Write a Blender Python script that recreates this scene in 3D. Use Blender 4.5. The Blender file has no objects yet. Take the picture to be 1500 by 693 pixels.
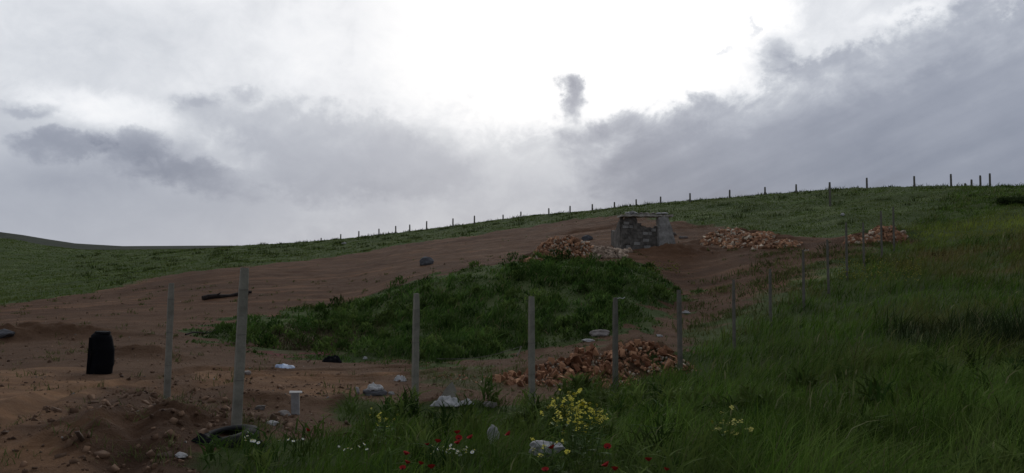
import bpy, bmesh, math, random
import numpy as np
from mathutils import Vector, Matrix, Euler

random.seed(11)
RNG = np.random.default_rng(11)
sc = bpy.context.scene
COL = sc.collection
PI = math.pi

# ------------------------------------------------------------------ camera model
IW, IH, F = 1500.0, 693.0, 1155.0
EYE = 1.75                                   # eye height over the near ground
PITCH = math.atan(53.5 / F)
cp, sp = math.cos(PITCH), math.sin(PITCH)

def ray(u, v):
    a, b = u - IW / 2, IH / 2 - v
    return np.array([a, F * cp - b * sp, F * sp + b * cp])

def at_depth(u, v, Y):
    d = ray(u, v)
    k = Y / d[1]
    return Vector((d[0] * k, Y, EYE + d[2] * k))

# ------------------------------------------------------------------ numpy noise
def _hash(ix, iy, seed):
    h = (ix.astype(np.int64) * 374761393 + iy.astype(np.int64) * 668265263 + seed * 974634721) & 0xFFFFFFFF
    h = ((h ^ (h >> 13)) * 1274126177) & 0xFFFFFFFF
    h = (h ^ (h >> 16)) & 0xFFFFFFFF
    return h / 4294967295.0

def noise(x, y, seed=0):
    """gradient noise, about -0.7..0.7"""
    x = np.asarray(x, float); y = np.asarray(y, float)
    x0 = np.floor(x); y0 = np.floor(y)
    fx, fy = x - x0, y - y0
    u = fx * fx * fx * (fx * (fx * 6 - 15) + 10)
    v = fy * fy * fy * (fy * (fy * 6 - 15) + 10)
    def g(dx, dy):
        a = _hash(x0 + dx, y0 + dy, seed) * 2 * PI
        return np.cos(a) * (fx - dx) + np.sin(a) * (fy - dy)
    n00, n10, n01, n11 = g(0, 0), g(1, 0), g(0, 1), g(1, 1)
    return (n00 * (1 - u) + n10 * u) * (1 - v) + (n01 * (1 - u) + n11 * u) * v

def fbm(x, y, octaves=4, seed=0, gain=0.5):
    s, a, f = 0.0, 1.0, 1.0
    for k in range(octaves):
        s = s + a * noise(x * f, y * f, seed + 17 * k)
        a *= gain; f *= 2.03
    return s

def sstep(a, b, x):
    t = np.clip((x - a) / (b - a), 0, 1)
    return t * t * (3 - 2 * t)

def pchip(x, y, xs):
    x = np.asarray(x, float); y = np.asarray(y, float)
    h = np.diff(x); d = np.diff(y) / h
    m = np.zeros(len(x))
    for i in range(1, len(x) - 1):
        if d[i - 1] * d[i] > 0:
            w1, w2 = 2 * h[i] + h[i - 1], h[i] + 2 * h[i - 1]
            m[i] = (w1 + w2) / (w1 / d[i - 1] + w2 / d[i])
    m[0], m[-1] = d[0], d[-1]
    xs = np.clip(xs, x[0], x[-1])
    k = np.clip(np.searchsorted(x, xs, side='right') - 1, 0, len(x) - 2)
    t = (xs - x[k]) / h[k]
    return (y[k] * (2 * t**3 - 3 * t**2 + 1) + h[k] * m[k] * (t**3 - 2 * t**2 + t)
            + y[k + 1] * (-2 * t**3 + 3 * t**2) + h[k] * m[k + 1] * (t**3 - t**2))

# ------------------------------------------------------------------ terrain profile
# each bearing: (distance, apparent row) pairs surveyed along the hill
PROFILE = {
    -500: [(9, 628), (15, 550), (26, 488), (35, 462), (50, 440), (90, 388), (150, 352), (220, 345), (300, 348), (450, 318), (700, 330)],
    0: [(7, 692), (10, 602), (15, 547), (20, 513), (26, 483), (35, 456), (45, 441), (70, 408), (100, 376), (135, 353), (165, 349), (250, 357), (450, 339), (700, 352)],
    60: [(7, 692), (10, 602), (15, 547), (20, 511), (26, 481), (35, 453), (45, 436), (70, 406), (100, 379), (135, 361), (165, 359), (250, 364), (450, 350.5), (700, 360)],
    140: [(7, 692), (10, 602), (15.2, 546), (20, 511), (26, 480), (35, 450), (45, 430), (70, 402), (100, 379), (130, 367), (165, 368), (250, 371), (450, 361), (700, 368)],
    345: [(7, 702), (8.8, 634), (12, 587), (15, 553), (20, 520), (24, 498), (32, 455), (40, 425), (55, 392), (80, 374), (105, 362), (130, 364), (250, 372), (450, 360), (700, 368)],
    500: [(7, 705), (9, 650), (12, 602), (15, 561), (18, 539), (22, 521), (28, 478), (35, 440), (42, 415), (55, 387), (75, 366), (102, 351), (130, 353), (250, 366), (450, 362), (700, 368)],
    600: [(7, 705), (9, 655), (12.2, 604), (15, 563), (18, 541), (22, 522), (28, 470), (34, 420), (38, 405), (45, 390), (60, 368), (80, 351), (97, 340), (120, 342), (250, 360), (450, 363)],
    780: [(7, 705), (9, 660), (13, 600), (16, 563), (19, 532), (22, 512), (28, 448), (34, 394), (38, 381), (45, 370), (55, 352), (72, 333), (87, 317.5), (110, 320), (250, 350), (450, 360)],
    900: [(7, 705), (9, 662), (12, 615), (15.6, 574), (18, 545), (20, 518), (23, 492), (28, 440), (34, 392), (38, 383), (42, 373), (46, 361), (55, 338), (65, 321), (80, 305), (100, 309), (250, 340), (450, 355)],
    1000: [(7, 705), (9, 662), (12, 614), (15, 583), (18, 546), (22, 507), (25, 482), (32, 432), (38, 396), (43, 367), (48, 351), (60, 321), (76, 296.5), (95, 300), (250, 335), (450, 350)],
    1120: [(7, 702), (10, 642), (15, 574), (20, 513), (22.8, 483), (28, 438), (34, 399), (40, 365), (46, 346), (55, 321), (64, 299), (72, 286.5), (90, 291), (250, 330), (450, 345)],
    1250: [(7, 696), (12, 590), (18, 515), (24, 459), (30, 408), (36, 373), (42, 346), (50, 319), (58, 298), (68, 278), (85, 283), (250, 325), (450, 340)],
    1400: [(7, 690), (12, 574), (18, 494), (24, 437), (30, 398), (37, 358), (45, 323), (54, 293), (63, 274), (80, 280), (250, 320), (450, 335)],
    1500: [(7, 684), (12, 566), (18, 480), (24, 423), (30, 381), (38, 338), (46, 307), (54, 284), (60, 273.5), (75, 279), (250, 318), (450, 330)],
    2000: [(7, 670), (12, 540), (18, 448), (24, 390), (30, 350), (38, 313), (46, 292), (54, 277), (60, 270), (75, 275), (250, 315), (450, 325)],
}
_lg = np.linspace(math.log(3.0), math.log(2500.0), 420)
_us = sorted(PROFILE)
_ts = np.array([(u - IW / 2) / ray(u, 400)[1] for u in _us])
_tab = []
for u in _us:
    rows = PROFILE[u]
    ys = [3.0, 5.0] + [r[0] for r in rows] + [1100.0, 2500.0]
    zl = at_depth(u, rows[-1][1], rows[-1][0]).z
    zs = [0.0, 0.0] + [at_depth(u, r[1], r[0]).z for r in rows] + [min(zl, 12.0), 0.0]
    _tab.append(pchip(np.log(ys), zs, _lg))
_tab = np.array(_tab)
_tg = np.linspace(_ts[0], _ts[-1], 300)
_grid = np.array([pchip(_ts, _tab[:, j], _tg) for j in range(_tab.shape[1])])       # [logY, t]
# soften the creases between the surveyed bearings
for _ in range(3):
    _grid = 0.25 * np.roll(_grid, 1, 1) + 0.5 * _grid + 0.25 * np.roll(_grid, -1, 1) if False else _grid

def base_height(X, Y):
    Yc = np.clip(Y, 3.0, 2499.0)
    t = np.clip(X / np.maximum(Y, 7.0), _tg[0], _tg[-1])
    a = (np.log(Yc) - _lg[0]) / (_lg[1] - _lg[0])
    b = (t - _tg[0]) / (_tg[1] - _tg[0])
    i = np.clip(a.astype(int), 0, len(_lg) - 2); j = np.clip(b.astype(int), 0, len(_tg) - 2)
    fa, fb = a - i, b - j
    return ((_grid[i, j] * (1 - fb) + _grid[i, j + 1] * fb) * (1 - fa)
            + (_grid[i + 1, j] * (1 - fb) + _grid[i + 1, j + 1] * fb) * fa)

RUTS = []
def line_dist(pl, X, Y):
    best = np.full(X.shape, 1e9)
    for (ax, ay), (bx, by) in zip(pl[:-1], pl[1:]):
        ex, ey = bx - ax, by - ay
        t = np.clip(((X - ax) * ex + (Y - ay) * ey) / (ex * ex + ey * ey), 0, 1)
        best = np.minimum(best, np.hypot(X - ax - ex * t, Y - ay - ey * t))
    return best
BUMPS = []      # (x, y, radius along, radius across, angle, height)
def height(X, Y):
    X = np.asarray(X, float); Y = np.asarray(Y, float)
    z = base_height(X, Y)
    far = sstep(30, 60, Y)
    z = z + 0.10 * (0.6 + 1.2 * far) * fbm(X / 6.0, Y / 6.0, 3, 5)
    z = z + 0.05 * fbm(X / 1.1, Y / 1.1, 3, 9) * (1 + 0.8 * far)
    for pl in RUTS:
        d = line_dist(pl, X, Y) + 0.08 * noise(X / 0.7, Y / 0.7, 35)
        z = z - 0.075 * np.exp(-(d / 0.17)**2) + 0.045 * np.exp(-((d - 0.34) / 0.13)**2)
    for bx, by, ra, rb, an, hh in BUMPS:
        dx, dy = X - bx, Y - by
        p = (dx * math.cos(an) + dy * math.sin(an)) / ra
        q = (-dx * math.sin(an) + dy * math.cos(an)) / rb
        r2 = p * p + q * q
        e = np.exp(-r2 * 1.2)
        z = z + hh * e * (1 + 0.5 * fbm(X / 0.45, Y / 0.45, 3, 31))
        if abs(hh) < 0.32 and by < 12: z = z + 0.085 * e * fbm(X / 0.32, Y / 0.32, 4, 33)
    return z

def h1(x, y):
    return float(height(np.array([x]), np.array([y]))[0])

def at(u, v, above=0.0, ymin=3.5, ymax=140.0):
    """where the sight line through (u, v) comes within `above` metres of the ground"""
    d = ray(u, v)
    Y = np.exp(np.linspace(math.log(ymin), math.log(ymax), 2600))
    X = d[0] * Y / d[1]; Z = EYE + d[2] * Y / d[1]
    g = height(X, Y) + above
    k = np.argmax(Z <= g)
    if Z[k] > g[k]:
        k = np.argmin(Z - g)
    return Vector((X[k], Y[k], float(g[k])))

def bump(u, v, ra, rb, an, hh):
    p = at(u, v)
    BUMPS.append((p.x, p.y, ra, rb, an, hh))

bump(185, 628, 1.0, 0.6, 0.3, 0.20)      # rough heap of dug soil by the track
bump(120, 655, 0.8, 0.5, 0.2, 0.16)
bump(285, 612, 0.7, 0.5, 0.2, 0.06)
bump(385, 592, 0.9, 0.5, -0.5, 0.16)
bump(505, 600, 0.7, 0.4, -0.2, 0.22)
bump(655, 597, 0.9, 0.35, 0.0, 0.16)
bump(205, 524, 0.9, 0.5, 0.1, 0.26)
bump(60, 494, 2.6, 0.5, 0.15, 0.38)
bump(0, 497, 1.2, 0.5, 0.1, 0.3)
bump(850, 542, 1.9, 0.7, 0.25, 0.28)     # earth under the brick heap
bump(945, 525, 1.2, 0.8, 0.1, 0.45)
bump(1075, 350, 2.4, 1.0, 0.1, 0.55)
bump(1135, 355, 1.5, 0.9, -0.1, 0.4)
bump(1290, 347, 1.8, 0.9, 0.1, 0.5)
bump(815, 377, 1.5, 1.0, 0.2, 0.65)
bump(880, 375, 1.5, 0.8, 0.0, 0.3)
bump(990, 372, 2.0, 1.4, 0.0, 0.5)
bump(940, 362, 1.3, 0.9, 0.0, -0.35)
bump(855, 338, 2.2, 1.0, 0.0, -0.5)
bump(1010, 333, 2.0, 0.9, 0.0, -0.3)
bump(620, 520, 3.0, 1.0, 0.2, 0.25)
bump(1390, 500, 4.0, 0.9, 0.1, -0.35)

_line = [at(u, v) for u, v in ((20, 720), (60, 640), (170, 575), (330, 548), (520, 548), (640, 540))]
for off in (-0.75, 0.75):
    pl = []
    for i, p in enumerate(_line):
        d = (_line[min(i + 1, 5)] - _line[max(i - 1, 0)]); d.z = 0; d.normalize()
        pl.append((p.x - d.y * off, p.y + d.x * off))
    RUTS.append(np.array(pl))
# ------------------------------------------------------------------ ground regions (outlines walked on the ground)
def outline(pts):
    return np.array([[*at(u, v)[:2]] for u, v in pts])

def sdist(poly, X, Y):
    """signed distance, positive inside"""
    X = np.asarray(X, float); Y = np.asarray(Y, float)
    best = np.full(X.shape, 1e18); inside = np.zeros(X.shape, bool)
    n = len(poly)
    for i in range(n):
        ax, ay = poly[i]; bx, by = poly[(i + 1) % n]
        ex, ey = bx - ax, by - ay
        wx, wy = X - ax, Y - ay
        t = np.clip((wx * ex + wy * ey) / (ex * ex + ey * ey + 1e-12), 0, 1)
        best = np.minimum(best, (wx - ex * t)**2 + (wy - ey * t)**2)
        c = ((ay > Y) != (by > Y)) & (X < (bx - ax) * (Y - ay) / ((by - ay) if by != ay else 1e-12) + ax)
        inside ^= c
    d = np.sqrt(best)
    return np.where(inside, d, -d)

def region(poly, X, Y, soft, rough, scale, seed):
    d = sdist(poly, X, Y) + rough * fbm(X / scale, Y / scale, 4, seed) * 1.4
    return sstep(-soft, soft, d)

SOIL = outline([(-420, 480), (-150, 462), (0, 447), (150, 425), (240, 404), (345, 392), (450, 381), (560, 364), (650, 350),
                (760, 334), (850, 320), (905, 316), (990, 326), (1040, 330), (1110, 338), (1180, 347), (1250, 345), (1330, 349), (1260, 368),
                (1190, 392), (1120, 430), (1060, 462), (1010, 490), (985, 545), (900, 560), (800, 585), (700, 592), (600, 600),
                (520, 612), (440, 628), (370, 650), (300, 670), (255, 720), (240, 800), (-500, 800)])
PATCH = outline([(290, 487), (360, 466), (450, 453), (540, 437), (600, 411), (660, 401), (760, 384), (820, 379), (880, 381), (950, 388),
                 (1000, 412), (1010, 432), (985, 462), (930, 482), (870, 500), (760, 520), (640, 533), (560, 528), (480, 528),
                 (400, 520), (340, 505)])
STRIP = outline([(600, 545), (700, 535), (780, 545), (740, 580), (690, 575), (620, 568)])
MIXED = outline([(1075, 405), (1120, 378), (1200, 366), (1330, 352), (1280, 380), (1180, 420), (1090, 470), (1020, 490), (1050, 440)])
RUSTY = outline([(1300, 372), (1360, 362), (1420, 350), (1500, 342), (1640, 338), (1640, 420), (1500, 418), (1400, 408), (1320, 392)])
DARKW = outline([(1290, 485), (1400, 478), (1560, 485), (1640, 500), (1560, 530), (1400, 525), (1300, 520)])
YELLOW = outline([(1220, 400), (1300, 388), (1350, 398), (1340, 425), (1260, 430)])
TRACK = outline([(-300, 545), (0, 540), (110, 548), (250, 560), (340, 540), (560, 545), (480, 580), (380, 570), (240, 560), (130, 585), (70, 620), (150, 720), (100, 800), (-400, 800)])
DUG = outline([(100, 600), (150, 572), (215, 560), (300, 585), (420, 610), (400, 640), (300, 660), (265, 720), (170, 720), (110, 650)])
LIGHTG = outline([(1310, 352), (1370, 335), (1440, 318), (1520, 305), (1640, 305), (1640, 335), (1500, 340), (1400, 352), (1330, 362)])
DEAD = outline([(380, 500), (420, 478), (500, 474), (560, 482), (540, 505), (470, 522), (400, 520)])

def soilness(X, Y):
    s = region(SOIL, X, Y, 0.35 + 0.012 * np.abs(Y), 0.9, 2.2, 41)
    s = s * (1 - region(PATCH, X, Y, 0.3, 1.4, 1.6, 47))
    s = s * (1 - 0.5 * region(STRIP, X, Y, 0.3, 0.5, 0.8, 53))
    m = region(MIXED, X, Y, 1.0, 1.2, 2.0, 57)
    s = np.maximum(s, 0.55 * m * sstep(-0.35, 0.35, fbm(X / 1.6, Y / 1.6, 4, 59)))
    return s

# ------------------------------------------------------------------ materials
def mat(name):
    m = bpy.data.materials.new(name); m.use_nodes = True
    nt = m.node_tree; b = nt.nodes['Principled BSDF']
    return m, nt, b

def N(nt, kind, **kw):
    n = nt.nodes.new(kind)
    for k, v in kw.items():
        setattr(n, k, v)
    return n

def ramp(nt, fac, stops):
    r = N(nt, 'ShaderNodeValToRGB')
    e = r.color_ramp.elements
    while len(e) < len(stops):
        e.new(0.5)
    for el, (p, c) in zip(e, stops):
        el.position = p; el.color = (*c, 1)
    nt.links.new(fac, r.inputs[0])
    return r.outputs[0]

def simple(name, c1, c2, scale=6.0, rough=0.9, bump_s=0.3, bump_scale=25.0, detail=6, spec=0.2, obj_random=0.0):
    m, nt, b = mat(name)
    tc = N(nt, 'ShaderNodeTexCoord')
    n1 = N(nt, 'ShaderNodeTexNoise'); n1.inputs['Scale'].default_value = scale; n1.inputs['Detail'].default_value = detail
    n1.inputs['Roughness'].default_value = 0.65
    nt.links.new(tc.outputs['Object'], n1.inputs['Vector'])
    fac = n1.outputs['Fac']
    if obj_random:
        oi = N(nt, 'ShaderNodeObjectInfo')
        ma = N(nt, 'ShaderNodeMath', operation='MULTIPLY_ADD'); ma.inputs[1].default_value = obj_random; nt.links.new(oi.outputs['Random'], ma.inputs[0])
        nt.links.new(fac, ma.inputs[2])
        mb = N(nt, 'ShaderNodeMath', operation='SUBTRACT'); nt.links.new(ma.outputs[0], mb.inputs[0]); mb.inputs[1].default_value = obj_random / 2
        fac = mb.outputs[0]
    nt.links.new(ramp(nt, fac, [(0.3, c1), (0.7, c2)]), b.inputs['Base Color'])
    n2 = N(nt, 'ShaderNodeTexNoise'); n2.inputs['Scale'].default_value = bump_scale; n2.inputs['Detail'].default_value = 5
    nt.links.new(tc.outputs['Object'], n2.inputs['Vector'])
    bp = N(nt, 'ShaderNodeBump'); bp.inputs['Strength'].default_value = bump_s; bp.inputs['Distance'].default_value = 0.02
    nt.links.new(n2.outputs['Fac'], bp.inputs['Height']); nt.links.new(bp.outputs[0], b.inputs['Normal'])
    b.inputs['Roughness'].default_value = rough
    b.inputs['Specular IOR Level'].default_value = spec
    return m

M_CONCDIM = simple('dimmed weathered concrete', (0.085, 0.078, 0.060), (0.18, 0.165, 0.130), 5, 0.9, 0.4, 40)  # same concrete with dimness put into its colour, for the farther posts
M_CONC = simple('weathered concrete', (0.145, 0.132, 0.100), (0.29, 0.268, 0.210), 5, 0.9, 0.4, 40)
M_HUT = simple('old cement render', (0.042, 0.037, 0.031), (0.205, 0.185, 0.155), 3.6, 0.95, 1.0, 7)
M_HUTPALE = simple('pale cement render', (0.15, 0.14, 0.122), (0.40, 0.38, 0.335), 3.6, 0.95, 0.7, 10)
M_ROOF = simple('crumbling roof slab', (0.20, 0.17, 0.13), (0.55, 0.52, 0.44), 5, 0.95, 0.7, 12)
M_PALE = simple('pale stone', (0.26, 0.25, 0.23), (0.48, 0.465, 0.43), 5, 0.9, 0.5, 20, obj_random=0.3)
M_STONE = simple('grey brown stone', (0.10, 0.085, 0.07), (0.26, 0.23, 0.20), 5, 0.92, 0.5, 20, obj_random=0.5)
M_GREY = simple('grey boulder', (0.055, 0.055, 0.055), (0.12, 0.12, 0.12), 3, 0.92, 0.5, 14)
M_BRICK = simple('broken red brick', (0.15, 0.063, 0.029), (0.42, 0.220, 0.115), 4, 0.93, 0.5, 30, obj_random=0.9)
M_BLACK = simple('black plastic', (0.004, 0.004, 0.005), (0.008, 0.008, 0.009), 4, 0.85, 0.2, 30, spec=0.06)
M_RUBBER = simple('old rubber', (0.006, 0.006, 0.006), (0.018, 0.017, 0.016), 6, 0.85, 0.3, 40)
M_WOOD = simple('charred wood', (0.012, 0.009, 0.008), (0.04, 0.028, 0.022), 8, 0.9, 0.6, 30)
M_STICK = simple('pale dry stick', (0.22, 0.20, 0.15), (0.38, 0.35, 0.28), 8, 0.9, 0.3, 40)
M_CLOTH = simple('white woven sack', (0.30, 0.29, 0.265), (0.54, 0.53, 0.50), 7, 0.85, 0.5, 30)
M_BLUEBAG = simple('blue white plastic bag', (0.30, 0.42, 0.62), (0.72, 0.76, 0.80), 9, 0.5, 0.4, 30, spec=0.4)
M_WIRE = simple('rusty wire', (0.07, 0.06, 0.05), (0.16, 0.14, 0.12), 9, 0.7, 0.2, 40)
M_POPPY = simple('poppy petal', (0.24, 0.010, 0.008), (0.38, 0.02, 0.015), 12, 0.6, 0.2, 60)
M_YEL = simple('mustard petal', (0.56, 0.48, 0.03), (0.72, 0.66, 0.10), 20, 0.7, 0.1, 60)
M_CREAM = simple('cream umbel', (0.40, 0.36, 0.05), (0.56, 0.52, 0.14), 20, 0.7, 0.1, 60)
M_WHITEPETAL = simple('white petal', (0.60, 0.60, 0.56), (0.78, 0.78, 0.75), 20, 0.7, 0.1, 60)
M_STEM = simple('green stem', (0.05, 0.09, 0.02), (0.095, 0.15, 0.035), 14, 0.7, 0.1, 60)
M_DARKC = simple('dark flower centre', (0.01, 0.01, 0.01), (0.03, 0.02, 0.02), 14, 0.8, 0.1, 60)

def attr_mat(name, attr='col', trans=0.0, rough=0.85, spec=0.15, nscale=0.0):
    m = bpy.data.materials.new(name); m.use_nodes = True
    nt = m.node_tree; b = nt.nodes['Principled BSDF']; out = nt.nodes['Material Output']
    a = N(nt, 'ShaderNodeAttribute', attribute_name=attr)
    col = a.outputs['Color']
    if nscale:
        tc = N(nt, 'ShaderNodeTexCoord'); n = N(nt, 'ShaderNodeTexNoise'); n.inputs['Scale'].default_value = nscale; n.inputs['Detail'].default_value = 5
        nt.links.new(tc.outputs['Object'], n.inputs['Vector'])
        mr = N(nt, 'ShaderNodeMapRange'); mr.inputs['From Min'].default_value = 0.3; mr.inputs['From Max'].default_value = 0.7
        mr.inputs['To Min'].default_value = 0.65; mr.inputs['To Max'].default_value = 1.35
        nt.links.new(n.outputs['Fac'], mr.inputs['Value'])
        mx = N(nt, 'ShaderNodeVectorMath', operation='SCALE')
        nt.links.new(col, mx.inputs[0]); nt.links.new(mr.outputs[0], mx.inputs['Scale'])
        col = mx.outputs[0]
    nt.links.new(col, b.inputs['Base Color'])
    b.inputs['Roughness'].default_value = rough
    b.inputs['Specular IOR Level'].default_value = spec
    if trans:
        t = N(nt, 'ShaderNodeBsdfTranslucent'); nt.links.new(col, t.inputs['Color'])
        mx = N(nt, 'ShaderNodeMixShader'); mx.inputs[0].default_value = trans
        nt.links.new(b.outputs[0], mx.inputs[1]); nt.links.new(t.outputs[0], mx.inputs[2])
        nt.links.new(mx.outputs[0], out.inputs['Surface'])
    return m
M_GRASS = attr_mat('grass blades', trans=0.25, rough=0.8, spec=0.04)
M_RUBBLE = attr_mat('rubble pieces', nscale=9.0)

# ground material: soil and turf by the 'soil' attribute, both broken up by noise
def ground_material():
    m, nt, b = mat('hillside earth')
    L = nt.links.new
    tc = N(nt, 'ShaderNodeTexCoord')
    def noi(scale, detail=7, rough=0.6, stretch=None):
        n = N(nt, 'ShaderNodeTexNoise'); n.inputs['Scale'].default_value = scale; n.inputs['Detail'].default_value = detail
        n.inputs['Roughness'].default_value = rough
        if stretch:
            mp = N(nt, 'ShaderNodeMapping'); mp.inputs['Scale'].default_value = stretch; L(tc.outputs['Object'], mp.inputs['Vector']); L(mp.outputs[0], n.inputs['Vector'])
        else:
            L(tc.outputs['Object'], n.inputs['Vector'])
        return n.outputs['Fac']
    a = N(nt, 'ShaderNodeAttribute', attribute_name='soil'); soil = a.outputs['Fac']
    tn = N(nt, 'ShaderNodeAttribute', attribute_name='tone')
    big, mid, fine = noi(0.22), noi(1.3), noi(11, 8, 0.7)
    def add(x, y, k):
        q = N(nt, 'ShaderNodeMath', operation='MULTIPLY_ADD'); L(y, q.inputs[0]); q.inputs[1].default_value = k; L(x, q.inputs[2]); return q.outputs[0]
    f1 = add(add(big, mid, 0.6), fine, 0.5)      # ~1.05 mean
    q = N(nt, 'ShaderNodeMath', operation='MULTIPLY'); L(f1, q.inputs[0]); q.inputs[1].default_value = 0.476
    soilcol = ramp(nt, q.outputs[0], [(0.32, SOIL_C[0]), (0.45, SOIL_C[1]), (0.55, SOIL_C[2]), (0.68, SOIL_C[3])])
    g1, g2 = noi(0.35, 6), noi(2.4, 7, 0.7)
    g = add(add(g1, g2, 0.9), fine, 0.3)
    q2 = N(nt, 'ShaderNodeMath', operation='MULTIPLY'); L(g, q2.inputs[0]); q2.inputs[1].default_value = 0.455
    turf = ramp(nt, q2.outputs[0], [(0.30, TURF_C[0]), (0.46, TURF_C[1]), (0.56, TURF_C[2]), (0.70, TURF_C[3])])
    # broken transition
    e = add(soil, fine, 0.5); e = add(e, mid, 0.5)
    mr = N(nt, 'ShaderNodeMapRange'); mr.inputs['From Min'].default_value = 0.82; mr.inputs['From Max'].default_value = 1.18; L(e, mr.inputs['Value'])
    mix = N(nt, 'ShaderNodeMix', data_type='RGBA'); L(mr.outputs[0], mix.inputs['Factor']); L(turf, mix.inputs['A']); L(soilcol, mix.inputs['B'])
    mul = N(nt, 'ShaderNodeMix', data_type='RGBA', blend_type='MULTIPLY'); mul.inputs['Factor'].default_value = 1
    L(mix.outputs['Result'], mul.inputs['A']); L(tn.outputs['Color'], mul.inputs['B'])
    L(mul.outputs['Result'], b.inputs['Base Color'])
    bn = add(noi(3.0, 10, 0.7), noi(24, 6, 0.7), 0.4)
    bp = N(nt, 'ShaderNodeBump'); bp.inputs['Strength'].default_value = 0.9; bp.inputs['Distance'].default_value = 0.10
    L(bn, bp.inputs['Height']); L(bp.outputs[0], b.inputs['Normal'])
    b.inputs['Roughness'].default_value = 0.95; b.inputs['Specular IOR Level'].default_value = 0.1
    return m
SOIL_C = [(0.066, 0.034, 0.018), (0.112, 0.061, 0.033), (0.148, 0.084, 0.047), (0.205, 0.128, 0.077)]
TURF_C = [(0.034, 0.052, 0.013), (0.056, 0.084, 0.021), (0.078, 0.104, 0.029), (0.112, 0.122, 0.045)]

# ------------------------------------------------------------------ object helpers
def mesh_np(name, verts, faces_list, material, col=None, parent=None, smooth=False):
    """faces_list: list of (n,k) int arrays"""
    me = bpy.data.meshes.new(name)
    nv = len(verts)
    me.vertices.add(nv)
    me.vertices.foreach_set('co', np.ascontiguousarray(verts, dtype=np.float32).ravel())
    loops = np.concatenate([f.ravel() for f in faces_list]).astype(np.int32)
    sizes = np.concatenate([np.full(len(f), f.shape[1], np.int32) for f in faces_list])
    starts = np.concatenate([[0], np.cumsum(sizes)[:-1]]).astype(np.int32)
    me.loops.add(len(loops)); me.loops.foreach_set('vertex_index', loops)
    me.polygons.add(len(sizes)); me.polygons.foreach_set('loop_start', starts); me.polygons.foreach_set('loop_total', sizes)
    if smooth:
        me.polygons.foreach_set('use_smooth', np.ones(len(sizes), bool))
    me.update(calc_edges=True)
    if col is not None:
        at_ = me.attributes.new('col', 'FLOAT_COLOR', 'POINT')
        c = np.ones((nv, 4), np.float32); c[:, :3] = col
        at_.data.foreach_set('color', c.ravel())
    me.materials.append(material)
    o = bpy.data.objects.new(name, me); COL.objects.link(o)
    if parent: o.parent = parent
    return o

def tag(o, label=None, cat=None, group=None, kind=None):
    if label: o['label'] = label
    if cat: o['category'] = cat
    if group: o['group'] = group
    if kind: o['kind'] = kind
    return o

def obj(name, bm, material, parent=None, smooth=False):
    me = bpy.data.meshes.new(name)
    bmesh.ops.recalc_face_normals(bm, faces=bm.faces)
    bm.to_mesh(me); bm.free()
    if smooth:
        for p in me.polygons: p.use_smooth = True
    me.materials.append(material)
    o = bpy.data.objects.new(name, me); COL.objects.link(o)
    if parent: o.parent = parent
    return o

def empty(name, loc, rz=0.0):
    o = bpy.data.objects.new(name, None); COL.objects.link(o)
    o.location = loc; o.rotation_euler = (0, 0, rz)
    return o

def copy_tree(o, parent=None):
    c = o.copy(); COL.objects.link(c)
    if parent: c.parent = parent
    for ch in list(o.children):
        copy_tree(ch, c)
    return c

def add_box(bm, c, s, rot=(0, 0, 0), jit=0.0, rng=random):
    m = Matrix.Translation(c) @ Euler(rot).to_matrix().to_4x4() @ Matrix.Diagonal((*s, 1))
    r = bmesh.ops.create_cube(bm, size=1.0, matrix=m)
    if jit:
        for v in r['verts']:
            v.co += Vector((rng.uniform(-jit, jit), rng.uniform(-jit, jit), rng.uniform(-jit, jit)))
    return r['verts']

def tube(bm, pts, radii, seg=6):
    rings = []
    for i, p in enumerate(pts):
        p = Vector(p)
        d = (Vector(pts[min(i + 1, len(pts) - 1)]) - Vector(pts[max(i - 1, 0)])).normalized()
        a = d.cross(Vector((0, 0, 1))) if abs(d.z) < 0.95 else d.cross(Vector((1, 0, 0)))
        a.normalize(); b = d.cross(a)
        r = radii[i] if hasattr(radii, '__len__') else radii
        rings.append([bm.verts.new(p + a * (r * math.cos(2 * PI * k / seg)) + b * (r * math.sin(2 * PI * k / seg))) for k in range(seg)])
    for r0, r1 in zip(rings, rings[1:]):
        for k in range(seg):
            bm.faces.new((r0[k], r0[(k + 1) % seg], r1[(k + 1) % seg], r1[k]))
    bm.faces.new(rings[0]); bm.faces.new(list(reversed(rings[-1])))

def stone_bm(sx, sy, sz, seed, sub=3, rough=0.28, facet=True):
    bm = bmesh.new()
    bmesh.ops.create_icosphere(bm, subdivisions=sub, radius=1.0)
    rr = random.Random(seed)
    planes = [(Vector((rr.gauss(0, 1), rr.gauss(0, 1), rr.gauss(0, 1))).normalized(), rr.uniform(0.55, 0.9)) for _ in range(9)]
    P = np.array([v.co[:] for v in bm.verts])
    n = fbm(P[:, 0] * 1.3 + seed * 3.1, P[:, 1] * 1.3 + P[:, 2] * 1.7, 4, seed) * rough
    for v, k in zip(bm.verts, n):
        c = v.co.copy()
        if facet:
            for nrm, d in planes:
                e = c.dot(nrm) - d
                if e > 0: c -= nrm * e * 0.9
        c *= 1 + k
        v.co = Vector((c.x * sx, c.y * sy, c.z * sz))
    return bm

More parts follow.
